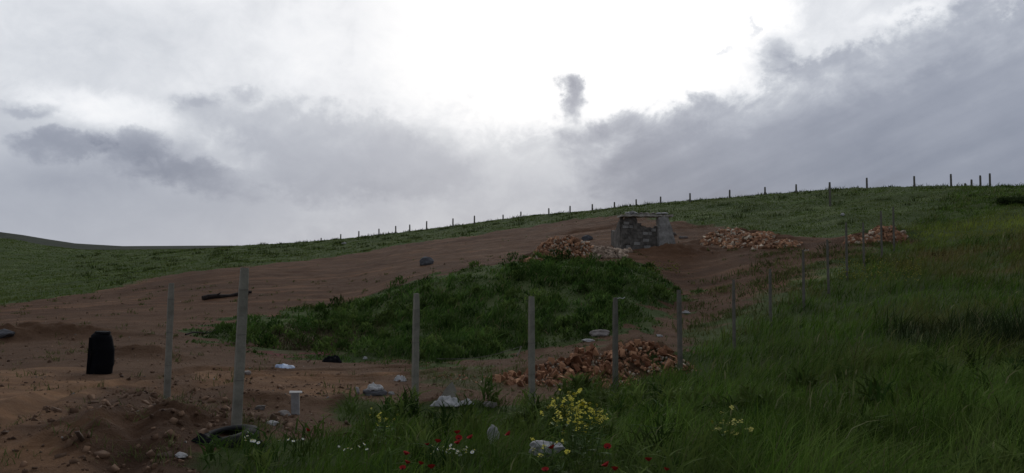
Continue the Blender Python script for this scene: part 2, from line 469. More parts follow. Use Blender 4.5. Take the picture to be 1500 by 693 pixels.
# ------------------------------------------------------------------ the ground sheet
def axis(segs):
    out = [segs[0][0]]
    for a, b, s in segs:
        n = max(1, int(round((b - a) / s)))
        out += list(np.linspace(a, b, n + 1)[1:])
    return np.array(out)
def grow(a, b, s, k):
    out, x = [], a
    while x < b:
        s *= k; x += s; out.append(x)
    out[-1] = b
    return np.array(out)
ax_half = np.concatenate([axis([(0, 14, 0.10), (14, 34, 0.22), (34, 80, 0.45)]), grow(80, 2400, 0.5, 1.12)])
AX = np.concatenate([-ax_half[::-1][:-1], ax_half])
AY = np.concatenate([-grow(30, 900, 6, 1.35)[::-1], axis([(-30, 3, 1.5), (3, 26, 0.085), (26, 50, 0.17), (50, 112, 0.32)]), grow(112, 2400, 0.5, 1.10)])
GX, GY = np.meshgrid(AX, AY)
GZ = height(GX, GY)
nx, ny = len(AX), len(AY)
idx = np.arange(nx * ny).reshape(ny, nx)
quads = np.stack([idx[:-1, :-1], idx[:-1, 1:], idx[1:, 1:], idx[1:, :-1]], -1).reshape(-1, 4)
ground = mesh_np('ground', np.stack([GX, GY, GZ], -1).reshape(-1, 3), [quads], ground_material(), smooth=True)
fx, fy = GX.ravel(), GY.ravel()
S = soilness(fx, fy)
at_ = ground.data.attributes.new('soil', 'FLOAT', 'POINT'); at_.data.foreach_set('value', S.astype(np.float32))
tone = np.ones((len(fx), 4), np.float32)
rus = region(RUSTY, fx, fy, 1.5, 2.0, 3.0, 61) * sstep(-0.3, 0.4, fbm(fx / 2.5, fy / 2.5, 3, 62))
tone[:, 0] *= 1 + 0.7 * rus; tone[:, 1] *= 1 - 0.05 * rus
dd = region(DEAD, fx, fy, 0.6, 0.6, 1.0, 63)
tone[:, 0] *= 1 + 0.5 * dd; tone[:, 1] *= 1 - 0.15 * dd; tone[:, 2] *= 1 + 0.5 * dd
farh = sstep(190, 300, fy)                      # bare dark hill far beyond the ridge
tone[:, :3] *= (1 - farh[:, None] * np.array([0.55, 0.60, 0.15]))
och = region(TRACK, fx, fy, 0.6, 0.9, 1.5, 64) * (0.6 + 0.6 * sstep(-0.3, 0.4, fbm(fx / 1.3, fy / 0.5, 4, 65)))
och *= 1 - 0.6 * region(DUG, fx, fy, 0.4, 0.6, 0.8, 66)
tone[:, 0] *= 1 + 0.95 * och; tone[:, 1] *= 1 + 0.90 * och; tone[:, 2] *= 1 + 0.75 * och
dug = region(DUG, fx, fy, 0.4, 0.6, 0.8, 66)
tone[:, :3] *= (1 - dug[:, None] * np.array([0.30, 0.34, 0.36]))
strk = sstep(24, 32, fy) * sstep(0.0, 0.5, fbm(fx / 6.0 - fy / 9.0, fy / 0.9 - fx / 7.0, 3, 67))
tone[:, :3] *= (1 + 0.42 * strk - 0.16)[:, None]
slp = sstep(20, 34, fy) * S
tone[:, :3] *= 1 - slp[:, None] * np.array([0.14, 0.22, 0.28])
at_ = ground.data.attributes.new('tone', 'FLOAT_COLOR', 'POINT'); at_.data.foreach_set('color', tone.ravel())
tag(ground, 'brown and green hillside with bare dug soil and turf', 'ground', kind='structure')

# ------------------------------------------------------------------ grass (uncountable: stuff)
def blades(name, X, Y, h, w, lean, col, nseg=3, tip=(1.25, 1.2, 1.0), base_z=None, flat=0.75):
    n = len(X)
    Z = height(X, Y) - 0.02 if base_z is None else base_z
    yaw = RNG.uniform(0, 2 * PI, n)
    # blades mostly show their breadth in random directions
    sx, sy = np.cos(yaw), np.sin(yaw)
    ss = np.linspace(0, 1, nseg + 1)
    verts, cols = [], []
    for s in ss:
        px = X + lean[:, 0] * h * s**1.8
        py = Y + lean[:, 1] * h * s**1.8
        pz = Z + h * s * (1 - 0.35 * (np.hypot(lean[:, 0], lean[:, 1])) * s)
        ww = w * (1 - s**1.6) * (0.6 + 0.8 * s if nseg > 2 else 1.0) * 0.5
        c = col * (1 + (np.array(tip) - 1) * s)
        if s < 1:
            verts.append(np.stack([px - sx * ww, py - sy * ww, pz], -1)); cols.append(c)
            verts.append(np.stack([px + sx * ww, py + sy * ww, pz], -1)); cols.append(c)
        else:
            verts.append(np.stack([px, py, pz], -1)); cols.append(c)
    m = 2 * nseg + 1
    V = np.stack(verts, 1).reshape(-1, 3); C_ = np.stack(cols, 1).reshape(-1, 3)
    b0 = (np.arange(n) * m)[:, None]
    fl = []
    for k in range(nseg - 1):
        fl.append(b0 + np.array([2 * k, 2 * k + 1, 2 * k + 3, 2 * k + 2]))
    k = nseg - 1
    tri = b0 + np.array([2 * k, 2 * k + 1, 2 * k + 2])
    faces = ([np.concatenate(fl)] if fl else []) + [tri]
    return V, C_, faces

def join(parts):
    V, C_, q, t, off = [], [], [], [], 0
    for v, c, fs in parts:
        for f in fs:
            (q if f.shape[1] == 4 else t).append(f + off)
        V.append(v); C_.append(c); off += len(v)
    fl = []
    if q: fl.append(np.concatenate(q))
    if t: fl.append(np.concatenate(t))
    return np.concatenate(V), np.concatenate(C_), fl

def scatter(y0, y1, t0, t1, rho, power, yref):
    """points with density rho per m2 at yref falling as (yref/Y)^power"""
    ys = np.linspace(y0, y1, 400)
    den = rho * np.minimum(1.0, (yref / ys)**power) * (t1 - t0) * ys
    n = int(np.trapz(den, ys))
    cdf = np.cumsum(den); cdf /= cdf[-1]
    Y = np.interp(RNG.uniform(0, 1, n), cdf, ys)
    X = RNG.uniform(t0, t1, n) * Y
    return X, Y

def vary(n, a, b, k=0.18):
    f = RNG.uniform(0, 1, n)[:, None]
    c = np.array(a) * (1 - f) + np.array(b) * f
    return c * (1 + k * RNG.normal(0, 1, n))[:, None].clip(0.5, 1.7)

def lean_field(X, Y, amt, spread, wind=(0.55, 0.12)):
    n = len(X)
    g = fbm(X / 2.2, Y / 2.2, 3, 71)
    g2 = fbm(X / 2.2, Y / 2.2, 3, 72)
    a = RNG.normal(0, spread, (n, 2))
    a[:, 0] += wind[0] * amt * (1 + 1.2 * g); a[:, 1] += wind[1] * amt + 0.5 * amt * g2
    return a

# 1. tall meadow grass in the foreground and up the right side
X, Y = scatter(3.6, 62, -0.62, 0.86, 620, 1.45, 6.0)
soil = soilness(X, Y)
pat = sdist(PATCH, X, Y)
ridge_side = X - (2.05 + 0.75 * (Y - 15.6))           # right of the side fence
keep = (soil < 0.42 + 0.18 * RNG.normal(0, 1, len(X))) & (pat < -0.3)
near = (Y < 20) | (ridge_side > -1.2 + 0.8 * fbm(X / 2, Y / 2, 3, 73))
keep &= near
X, Y = X[keep], Y[keep]
n = len(X)
cl = fbm(X / 1.4, Y / 1.4, 4, 74); cl2 = fbm(X / 4.5, Y / 4.5, 3, 75)
edge = sstep(0.35, 0.0, soilness(X, Y))
h = (0.38 + 0.36 * cl + 0.24 * cl2) * (0.65 + 0.6 * RNG.uniform(0, 1, n)) * (0.35 + 0.65 * edge)
right = sstep(-0.02, 0.25, X / Y)
h *= (0.78 + 0.42 * right) * (1 - 0.35 * sstep(30, 50, Y))
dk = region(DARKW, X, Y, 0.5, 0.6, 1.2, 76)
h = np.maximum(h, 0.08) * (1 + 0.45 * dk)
w = 0.0072 * np.maximum(1, (Y / 7.0)**0.8) * RNG.uniform(0.5, 2.0, n)
col = vary(n, (0.038, 0.084, 0.012), (0.078, 0.132, 0.022))
pale = sstep(0.05, 0.45, fbm(X / 0.8, Y / 0.8, 4, 77) + 0.35 * cl2)[:, None]
col = col * (1 - 0.6 * pale) + np.array((0.125, 0.170, 0.052)) * 0.6 * pale
rs = (region(RUSTY, X, Y, 1.5, 2.0, 3.0, 61) * sstep(-0.3, 0.4, fbm(X / 2.5, Y / 2.5, 3, 62)))[:, None]
col = col * (1 - 0.7 * rs) + np.array((0.120, 0.078, 0.032)) * 0.7 * rs
lg_ = (region(LIGHTG, X, Y, 1.5, 1.5, 2.5, 70) * 0.85)[:, None]
col = col * (1 - lg_) + np.array((0.170, 0.205, 0.040)) * lg_
yl = region(YELLOW, X, Y, 0.8, 0.8, 1.2, 78)[:, None] * (RNG.uniform(0, 1, n) < 0.5)[:, None]
col = col * (1 - 0.6 * yl) + np.array((0.12, 0.13, 0.035)) * 0.6 * yl
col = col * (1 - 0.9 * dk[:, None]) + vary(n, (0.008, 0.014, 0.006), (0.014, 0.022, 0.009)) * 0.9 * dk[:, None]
hue = fbm(X / 0.55, Y / 0.55, 3, 79)[:, None]; hue2 = fbm(X / 2.4, Y / 1.6, 4, 98)[:, None]
col *= 0.95 * (1 + 0.7 * hue + 0.7 * hue2).clip(0.5, 1.9)
olv = (sstep(0.0, 0.5, fbm(X / 3.2, Y / 2.2, 4, 101)) * (0.25 + 0.6 * sstep(10, 26, Y)))[:, None] * (RNG.uniform(0, 1, n) < 0.75)[:, None]
col = col * (1 - olv) + np.array((0.125, 0.122, 0.042)) * olv
dry = (RNG.uniform(0, 1, n) < 0.04)[:, None]
col = np.where(dry, np.array((0.10, 0.095, 0.05)), col)
lodged = sstep(0.15, 0.4, fbm(X / 1.7, Y / 1.7, 3, 69))
lf0 = lean_field(X, Y, 0.75, 0.38) * (1 + 0.7 * lodged)[:, None]
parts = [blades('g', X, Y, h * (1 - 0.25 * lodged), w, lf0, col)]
# seed heads on thin stems
sel = (RNG.uniform(0, 1, n) < 0.012 * sstep(4.5, 9, Y) * (1 + 1.5 * fbm(X / 2.0, Y / 2.0, 2, 80))) & (h > 0.22)
xs, ys = X[sel], Y[sel]; m_ = len(xs)
lf = lean_field(xs, ys, 0.75, 0.18)
hs = h[sel] * RNG.uniform(1.0, 1.25, m_)
cs = vary(m_, (0.085, 0.105, 0.040), (0.16, 0.16, 0.08))
parts.append(blades('s', xs, ys, hs, w[sel] * 0.45, lf, cs))
tz = height(xs, ys) - 0.02
s0 = 0.78
bx = xs + lf[:, 0] * hs * s0**1.8; by = ys + lf[:, 1] * hs * s0**1.8
bz = tz + hs * s0 * (1 - 0.35 * np.hypot(lf[:, 0], lf[:, 1]) * s0)
parts.append(blades('sh', bx, by, hs * 0.26, w[sel] * 1.7, lf * 1.6 + RNG.normal(0, 0.1, (m_, 2)), cs * 1.1, base_z=bz))
# broad-leaved weeds standing in the near grass
Xc, Yc = scatter(4.6, 15, -0.40, 0.75, 7.0, 0.8, 6)
kp = (soilness(Xc, Yc) < 0.3) & (fbm(Xc / 1.3, Yc / 1.3, 3, 68) > -0.05)
for u_, v_ in ((546, 590), (546, 575), (655, 600), (655, 590), (433, 610), (336, 655), (800, 690), (798, 693), (720, 665)):   # open ground kept round the litter
    p_ = at(u_, v_); kp &= np.hypot(Xc - p_.x, (Yc - p_.y) * 0.6) > 0.42
Xc, Yc = Xc[kp], Yc[kp]
kk = 34; ht = RNG.uniform(0.25, 0.62, len(Xc))
X2 = (Xc[:, None] + 0.10 * RNG.normal(0, 0.6, (len(Xc), kk))).ravel(); Y2 = (Yc[:, None] + 0.10 * RNG.normal(0, 0.6, (len(Xc), kk))).ravel()
up = RNG.uniform(0, 1, len(X2)); H2 = np.repeat(ht, kk)
cb_ = np.repeat(vary(len(Xc), (0.026, 0.055, 0.012), (0.085, 0.118, 0.030), 0.25), kk, 0)
parts.append(blades('b', X2, Y2, H2 * 0.45, 0.030 * RNG.uniform(0.5, 1.3, len(X2)) * np.maximum(1, Y2 / 8), RNG.normal(0, 0.8, (len(X2), 2)), cb_, base_z=height(X2, Y2) + up * H2 * 0.6))
parts.append(blades('bs', Xc, Yc, ht, np.full(len(Xc), 0.012), RNG.normal(0, 0.1, (len(Xc), 2)), vary(len(Xc), (0.03, 0.05, 0.015), (0.06, 0.08, 0.03))))
V, C_, fl = join(parts)
print('meadow blades', n, len(V))
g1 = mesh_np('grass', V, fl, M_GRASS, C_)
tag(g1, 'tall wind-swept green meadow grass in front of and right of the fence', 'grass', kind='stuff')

# 2. dense weeds on the bank
X, Y = scatter(19, 44, -0.45, 0.30, 170, 1.0, 22)
d = sdist(PATCH, X, Y) + 1.4 * 1.4 * fbm(X / 1.6, Y / 1.6, 4, 47)
keep = fbm(X / 1.1, Y / 1.1, 3, 102) > -0.33 + 0.25 * sstep(1.5, 0.0, d)
keep &= d > -0.05 + 0.5 * RNG.normal(0, 1, len(X)) * (RNG.uniform(0, 1, len(X)) < 0.6) + 0.5 * noise(X / 0.5, Y / 0.5, 44)
X, Y, d = X[keep], Y[keep], d[keep]; n = len(X)
cl = fbm(X / 0.9, Y / 0.9, 4, 81); cl2 = fbm(X / 3.0, Y / 3.0, 3, 82)
h = (0.24 + 0.34 * cl + 0.34 * cl2) * RNG.uniform(0.5, 1.35, n) * (0.35 + 0.65 * sstep(0, 1.8, d)) * (1 - 0.45 * sstep(33, 39, Y))
h = np.maximum(h, 0.05)
w = 0.034 * (Y / 22) * RNG.uniform(0.5, 1.8, n)
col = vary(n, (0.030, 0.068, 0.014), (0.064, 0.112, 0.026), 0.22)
col *= (0.92 * (1 + 1.0 * fbm(X / 1.5, Y / 1.5, 4, 88) + 0.7 * fbm(X / 5, Y / 3, 3, 99)))[:, None].clip(0.40, 1.9)  # dark end of the noise paints shaded hollows among the weeds
stalk = (RNG.uniform(0, 1, n) < 0.03)[:, None]
col = np.where(stalk, np.array((0.15, 0.13, 0.07)), col)
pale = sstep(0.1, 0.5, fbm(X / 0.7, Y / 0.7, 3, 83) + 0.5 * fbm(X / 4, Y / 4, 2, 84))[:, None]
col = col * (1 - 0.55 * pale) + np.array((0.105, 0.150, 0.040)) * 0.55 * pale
de = region(DEAD, X, Y, 0.6, 0.6, 1.0, 63)[:, None] * (RNG.uniform(0, 1, n) < 0.8)[:, None]
col = col * (1 - 0.8 * de) + np.array((0.070, 0.046, 0.038)) * 0.8 * de
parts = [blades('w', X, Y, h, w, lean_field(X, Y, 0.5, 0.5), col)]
# bushy clumps rising out of the weeds
Xc, Yc = scatter(19, 43, -0.45, 0.30, 0.75, 0.8, 22)
kp = sdist(PATCH, Xc, Yc) > 0.2; Xc, Yc = Xc[kp], Yc[kp]; kk = 110
rad = RNG.uniform(0.2, 0.5, len(Xc)); up = RNG.uniform(0, 1, (len(Xc), kk))
an = RNG.uniform(0, 2 * PI, (len(Xc), kk)); q_ = np.sqrt(RNG.uniform(0, 1, (len(Xc), kk))) * (1 - 0.6 * up)
X2 = (Xc[:, None] + rad[:, None] * 1.3 * q_ * np.cos(an)).ravel(); Y2 = (Yc[:, None] + rad[:, None] * q_ * np.sin(an)).ravel()
R2 = np.repeat(rad, kk); cc = np.repeat(vary(len(Xc), (0.030, 0.066, 0.014), (0.095, 0.142, 0.036), 0.22), kk, 0) * (1 + 0.25 * RNG.normal(0, 1, len(X2)))[:, None].clip(0.4, 1.7)
parts.append(blades('c', X2, Y2, RNG.uniform(0.10, 0.24, len(X2)), 0.05 * RNG.uniform(0.5, 1.5, len(X2)), RNG.normal(0, 0.7, (len(X2), 2)), cc, nseg=2, base_z=height(X2, Y2) + up.ravel() * R2 * 0.9))
V, C_, fl = join(parts)
print('bank weeds', n)
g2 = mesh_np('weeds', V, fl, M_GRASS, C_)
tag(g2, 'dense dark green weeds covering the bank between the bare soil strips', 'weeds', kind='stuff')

# 3. short turf tufts on the hillside
X, Y = scatter(30, 150, -0.82, 0.80, 80, 1.5, 42)
soil = soilness(X, Y)
keep = (soil < 0.45 + 0.2 * RNG.normal(0, 1, len(X))) & (sdist(PATCH, X, Y) < 0)
keep &= (RNG.uniform(0, 1, len(X)) < 0.6 + 0.6 * fbm(X / 3, Y / 3, 4, 85))
X, Y = X[keep], Y[keep]; n = len(X)
h = (0.11 + 0.09 * fbm(X / 1.5, Y / 1.5, 3, 86)) * RNG.uniform(0.6, 1.5, n)
h = np.maximum(h, 0.05)
w = 0.035 * (Y / 42)**0.9 * RNG.uniform(0.7, 1.6, n)
col = vary(n, (0.060, 0.100, 0.019), (0.096, 0.132, 0.030), 0.2)
pale = sstep(-0.1, 0.4, fbm(X / 5, Y / 5, 4, 87))[:, None]
col = col * (1 - 0.5 * pale) + np.array((0.122, 0.136, 0.050)) * 0.5 * pale
rs = (region(RUSTY, X, Y, 1.5, 2.0, 3.0, 61))[:, None]
col = col * (1 - 0.6 * rs) + np.array((0.12, 0.076, 0.034)) * 0.6 * rs
lg_ = (region(LIGHTG, X, Y, 1.5, 1.5, 2.5, 70) * 0.85)[:, None]
col = col * (1 - lg_) + np.array((0.170, 0.205, 0.040)) * lg_
parts = [blades('t', X, Y, h, w, lean_field(X, Y, 0.4, 0.5), col, nseg=2)]
# dark tussocks along the slope and the skyline
Xc, Yc = scatter(45, 112, -0.55, 0.75, 0.11, 0.6, 60)
kp = soilness(Xc, Yc) < 0.3; Xc, Yc = Xc[kp], Yc[kp]
rad = RNG.uniform(0.15, 0.55, len(Xc))
kk = 26
X2 = (Xc[:, None] + rad[:, None] * RNG.normal(0, 0.6, (len(Xc), kk)) * 1.5).ravel()
Y2 = (Yc[:, None] + rad[:, None] * RNG.normal(0, 0.6, (len(Xc), kk))).ravel()
h2 = np.repeat(rad, kk) * RNG.uniform(0.4, 1.1, len(X2))
parts.append(blades('d', X2, Y2, h2, 0.05 * (Y2 / 50), RNG.normal(0, 0.45, (len(X2), 2)), vary(len(X2), (0.028, 0.050, 0.014), (0.062, 0.075, 0.025)), nseg=2))
# clumps on the half-bare ground left of the side fence
Xc, Yc = scatter(17, 46, 0.05, 0.60, 5.0, 0.6, 22)
kp = (region(MIXED, Xc, Yc, 2.0, 1.5, 2.0, 57) * 0.75 > RNG.uniform(0, 1, len(Xc))) & (fbm(Xc / 1.8, Yc / 1.8, 3, 89) > -0.12)
Xc, Yc = Xc[kp], Yc[kp]; rad = RNG.uniform(0.18, 0.60, len(Xc)); kk = 44
X2 = (Xc[:, None] + rad[:, None] * RNG.normal(0, 0.6, (len(Xc), kk)) * 1.3).ravel(); Y2 = (Yc[:, None] + rad[:, None] * RNG.normal(0, 0.6, (len(Xc), kk))).ravel()
cc = np.repeat(vary(len(Xc), (0.050, 0.075, 0.020), (0.125, 0.118, 0.052), 0.25), kk, 0)
parts.append(blades('m', X2, Y2, np.repeat(rad, kk) * RNG.uniform(0.2, 0.7, len(X2)), 0.03 * (Y2 / 25), RNG.normal(0, 0.5, (len(X2), 2)), cc, nseg=2))
V, C_, fl = join(parts)
print('turf tufts', n, len(Xc))
g3 = mesh_np('turf', V, fl, M_GRASS, C_)
tag(g3, 'short patchy turf covering the slope up to the skyline', 'turf', kind='stuff')

# 4. sparse weeds and straw on bare soil
X, Y = scatter(6, 45, -0.75, 0.55, 16, 1.3, 8)
soil = soilness(X, Y)
keep = (soil > 0.4) & (fbm(X / 1.2, Y / 1.2, 4, 91) + 0.25 * sstep(0.9, 0.5, soil) + 0.45 * sstep(-0.3, 0.1, X / Y) * sstep(24, 16, Y) > 0.22)
X, Y = X[keep], Y[keep]
kk = 9
X = (X[:, None] + RNG.normal(0, 0.07, (len(X), kk))).ravel(); Y = (Y[:, None] + RNG.normal(0, 0.07, (len(X) // kk, kk))).ravel(); n = len(X)
h = RNG.uniform(0.04, 0.20, n); w = 0.010 * np.maximum(1, Y / 9) * RNG.uniform(0.6, 1.4, n)
col = vary(n, (0.05, 0.075, 0.02), (0.13, 0.12, 0.055), 0.2)
V, C_, fl = join([blades('p', X, Y, h, w, RNG.normal(0, 0.6, (n, 2)), col, nseg=2)])
g4 = mesh_np('soil_weeds', V, fl, M_GRASS, C_)
tag(g4, 'sparse low weeds and straw growing on the bare brown soil', 'weeds', kind='stuff')

# ------------------------------------------------------------------ chunks (convex broken pieces) as numpy templates
def chunk_template(seed, box=True):
    rr = random.Random(seed)
    bm = bmesh.new()
    if box:
        sx, sy, sz = rr.uniform(0.7, 1.25), rr.uniform(0.5, 0.8), rr.uniform(0.3, 0.55)
        for _ in range(13):
            p = Vector((rr.choice((-1, 1)) * rr.uniform(0.6, 1), rr.choice((-1, 1)) * rr.uniform(0.6, 1), rr.choice((-1, 1)) * rr.uniform(0.6, 1)))
            bm.verts.new((p.x * sx * 0.5, p.y * sy * 0.5, p.z * sz * 0.5))
    else:
        for _ in range(14):
            p = Vector((rr.gauss(0, 1), rr.gauss(0, 1), rr.gauss(0, 0.7))).normalized() * rr.uniform(0.4, 0.55)
            bm.verts.new(p)
    r = bmesh.ops.convex_hull(bm, input=bm.verts)
    bmesh.ops.delete(bm, geom=[g for g in r['geom_interior'] if isinstance(g, bmesh.types.BMVert)], context='VERTS')
    bmesh.ops.triangulate(bm, faces=bm.faces)
    bm.verts.index_update()
    v = np.array([x.co[:] for x in bm.verts]); f = np.array([[q.index for q in fc.verts] for fc in bm.faces])
    bm.free()
    return v, f
CH_BOX = [chunk_template(100 + i) for i in range(12)]
CH_RND = [chunk_template(200 + i, False) for i in range(12)]

def rot_mats(n):
    q = RNG.normal(0, 1, (n, 4)); q /= np.linalg.norm(q, axis=1)[:, None]
    w_, x, y, z = q.T
    return np.stack([np.stack([1 - 2 * (y*y + z*z), 2 * (x*y - z*w_), 2 * (x*z + y*w_)], -1),
                     np.stack([2 * (x*y + z*w_), 1 - 2 * (x*x + z*z), 2 * (y*z - x*w_)], -1),
                     np.stack([2 * (x*z - y*w_), 2 * (y*z + x*w_), 1 - 2 * (x*x + y*y)], -1)], 1)

def chunks_mesh(name, P, size, col, templates, material=M_RUBBLE):
    V, C_, Fc, off = [], [], [], 0
    which = RNG.integers(0, len(templates), len(P)); R = rot_mats(len(P))
    for k, (tv, tf) in enumerate(templates):
        s = which == k
        if not s.any(): continue
        v = np.einsum('nij,vj->nvi', R[s], tv) * size[s][:, None, None] + P[s][:, None, :]
        n_, m_ = v.shape[:2]
        V.append(v.reshape(-1, 3)); C_.append(np.repeat(col[s], m_, 0))
        Fc.append((tf[None] + (np.arange(n_) * m_)[:, None, None] + off).reshape(-1, 3)); off += n_ * m_
    return mesh_np(name, np.concatenate(V), [np.concatenate(Fc)], material, np.concatenate(C_))

# soil clods and small stones on the dug ground
X, Y = scatter(5.5, 45, -0.80, 0.45, 90, 1.7, 8)
soil = soilness(X, Y)
rough = 0.5 + fbm(X / 1.5, Y / 1.5, 3, 95) + 0.5 * sstep(22, 12, Y) * sstep(-0.52, -0.42, X / Y)
keep = (soil > 0.5) & (RNG.uniform(0, 1, len(X)) < rough)
X, Y = X[keep], Y[keep]; n = len(X)
dugc = region(DUG, X, Y, 0.4, 0.6, 0.8, 66)
size = np.clip(RNG.lognormal(-3.7, 0.55, n) * (1 + 0.7 * dugc), 0.012, 0.13)
Z = height(X, Y) + size * 0.08
col = vary(n, (0.068, 0.037, 0.021), (0.16, 0.095, 0.056), 0.2)
st = ((RNG.uniform(0, 1, n) < 0.05) & (size < 0.05))[:, None]
col = np.where(st, vary(n, (0.12, 0.10, 0.08), (0.22, 0.20, 0.17)), col)
rb = chunks_mesh('gravel', np.stack([X, Y, Z - size * 0.12], -1), size * 1.25, col, CH_BOX)
print('clods', n)
tag(rb, 'loose clods and small stones strewn over the bare brown soil', 'gravel', kind='stuff')

# ------------------------------------------------------------------ brick heaps
def heap_points(lobes, n, Ymul=1.0):
    """lobes: (u, v, half width m, half depth m, height, weight)"""
    out = []
    wsum = sum(l[5] for l in lobes)
    for u, v, rx, ry, hh, wt in lobes:
        p = at(u, v); k = int(n * wt / wsum)
        r = np.sqrt(RNG.uniform(0, 1, k)); a = RNG.uniform(0, 2 * PI, k)
        x = p.x + rx * r * np.cos(a); y = p.y + ry * r * np.sin(a)
        z = height(x, y) + hh * np.maximum(0, 1 - r**1.6) * (0.75 + 0.5 * fbm(x / 0.5, y / 0.5, 2, 97))
        out.append(np.stack([x, y, z], -1))
    return np.concatenate(out)

def brick_cols(n, a=(0.18, 0.085, 0.044), b=(0.40, 0.215, 0.115)):
    c = vary(n, a, b, 0.22)
    k = RNG.uniform(0, 1, n)[:, None]
    return np.where(k < 0.18, vary(n, (0.28, 0.22, 0.15), (0.46, 0.38, 0.28)), np.where(k > 0.85, c * 0.55, c))

def far_heap(name, lobes, n, size, label, cat, cols=brick_cols, tm=CH_BOX):
    P = heap_points(lobes, n)
    s = np.clip(RNG.lognormal(math.log(size), 0.35, len(P)), 0.07, 0.42)
    o = chunks_mesh(name, P, s, cols(len(P)), tm)
    return tag(o, label, cat, kind='stuff')

far_heap('brick_heap', [(1065, 352, 1.5, 1.1, 0.45, 3), (1095, 355, 1.4, 1.0, 0.35, 3), (1138, 361, 1.2, 0.9, 0.25, 2)], 1500, 0.21,
         'long low heap of broken red bricks right of the ruined hut', 'brick heap')
far_heap('brick_heap', [(1300, 347, 0.9, 0.8, 0.45, 3), (1265, 354, 0.9, 0.7, 0.25, 2)], 520, 0.20,
         'small heap of broken red bricks behind the side fence posts', 'brick heap')
far_heap('brick_heap', [(812, 374, 1.10, 0.9, 0.95, 4), (846, 369, 1.0, 0.8, 0.70, 3), (785, 384, 0.8, 0.5, 0.15, 1)], 1500, 0.17,
         'heap of orange red bricks left of the ruined hut above the weedy bank', 'brick heap')
far_heap('stone_heap', [(885, 373, 1.15, 0.7, 0.40, 4), (856, 372, 0.9, 0.5, 0.20, 1), (912, 370, 0.5, 0.5, 0.1, 1)], 520, 0.20,
         'pale heap of rubble stones just in front of the ruined hut', 'stone heap',
         cols=lambda n: vary(n, (0.22, 0.155, 0.105), (0.42, 0.32, 0.23), 0.2), tm=CH_RND)

# near heap: the pieces one can see are things of their own
near_pts = heap_points([(800, 558, 1.1, 0.50, 0.10, 4), (850, 547, 1.0, 0.6, 0.20, 5), (880, 535, 0.7, 0.6, 0.24, 2), (945, 530, 0.95, 0.85, 0.28, 6), (755, 561, 0.7, 0.4, 0.02, 2), (870, 562, 1.6, 0.6, 0.0, 2)], 295)
brick_meshes = []
for k, (tv, tf) in enumerate(CH_BOX):
    me = bpy.data.meshes.new('broken_brick'); me.from_pydata([tuple(x) for x in tv], [], [tuple(int(i) for i in f) for f in tf]); me.update()
    me.materials.append(M_BRICK); brick_meshes.append(me)
xdiv = at(892, 530).x
for p in near_pts:
    o = bpy.data.objects.new('broken_brick', random.choice(brick_meshes)); COL.objects.link(o)
    s = min(0.30, max(0.05, random.lognormvariate(math.log(0.135), 0.50)))
    o.location = (p[0], p[1], p[2] + 0.02); o.scale = (s, s, s)
    o.rotation_euler = (random.uniform(0, 6.3), random.uniform(0, 6.3), random.uniform(0, 6.3))
    if p[0] < xdiv:
        tag(o, 'broken red brick in the long low part of the near heap behind the front fence', 'brick', 'bricks of the near heap, long part')
    else:
        tag(o, 'broken red brick in the rounded right part of the near heap behind the front fence', 'brick', 'bricks of the near heap, rounded part')

P = heap_points([(815, 560, 1.6, 0.7, 0.06, 4), (860, 548, 1.2, 0.7, 0.15, 4), (945, 532, 1.2, 0.95, 0.22, 5), (720, 556, 1.2, 0.6, 0.0, 1)], 1500)
crumb = chunks_mesh('rubble', P, np.clip(RNG.lognormal(math.log(0.055), 0.4, len(P)), 0.02, 0.12), brick_cols(len(P)) * 0.9, CH_BOX)
tag(crumb, 'brick crumbs and mortar bits filling and spilling from the near brick heap', 'rubble', kind='stuff')

# ------------------------------------------------------------------ fence posts
def post_bm(hgt, s=0.10, sink=0.4, seed=0):
    rr = random.Random(seed)
    bm = bmesh.new()
    nz = 9
    rings = []
    for k in range(nz + 1):
        z = -sink + (hgt + sink) * k / nz
        t = s * (1.0 - 0.10 * k / nz) * 0.5
        j = lambda: rr.uniform(-0.0025, 0.0025)
        if k == nz: t -= 0.006
        ch = 0.010
        pts = [(-t + ch, -t), (t - ch, -t), (t, -t + ch), (t, t - ch), (t - ch, t), (-t + ch, t), (-t, t - ch), (-t, -t + ch)]
        rings.append([bm.verts.new((x + j(), y + j(), z + (rr.uniform(-0.006, 0.006) if k == nz else 0))) for x, y in pts])
    for a, b in zip(rings, rings[1:]):
        for k in range(8):
            bm.faces.new((a[k], a[(k + 1) % 8], b[(k + 1) % 8], b[k]))
    bm.faces.new(rings[-1]); bm.faces.new(list(reversed(rings[0])))
    return bm

def hook_bm(d):
    bm = bmesh.new()
    tube(bm, [(0, 0, 0), (0.05 * d, -0.02, 0.015), (0.12 * d, -0.03, 0.0), (0.17 * d, -0.03, 0.03)], 0.008, 5)
    return bm

FENCE = 'concrete posts of the front and side fence'
def make_post(x, y, rz, top_z, lean=(0, 0), label='', group=FENCE, s=0.10, hook=0, seed=0, wires=True):
    z0 = h1(x, y)
    hh = top_z - z0
    r = empty('fence_post', (x, y, z0), rz)
    r.rotation_euler = (lean[0], lean[1], rz)
    obj('shaft', post_bm(hh, s, 0.4, seed), M_CONC if y < 14.5 else M_CONCDIM, r)
    if wires:
        for f in (0.30, 0.58, 0.86):
            bm = bmesh.new()
            t = s * (0.5 - 0.05 * f) + 0.002
            tube(bm, [(-t, -t, hh * f), (t, -t, hh * f + 0.006), (t, t, hh * f), (-t, t, hh * f + 0.004), (-t, -t, hh * f + 0.002)], 0.0022, 4)
            obj('wire_tie', bm, M_WIRE, r)
    if hook:
        h_ = obj('wire_end', hook_bm(hook), M_PALE, r); h_.location = (0.02 * hook, -0.03, hh - 0.02)
    tag(r, label, 'fence post', group)
    return r

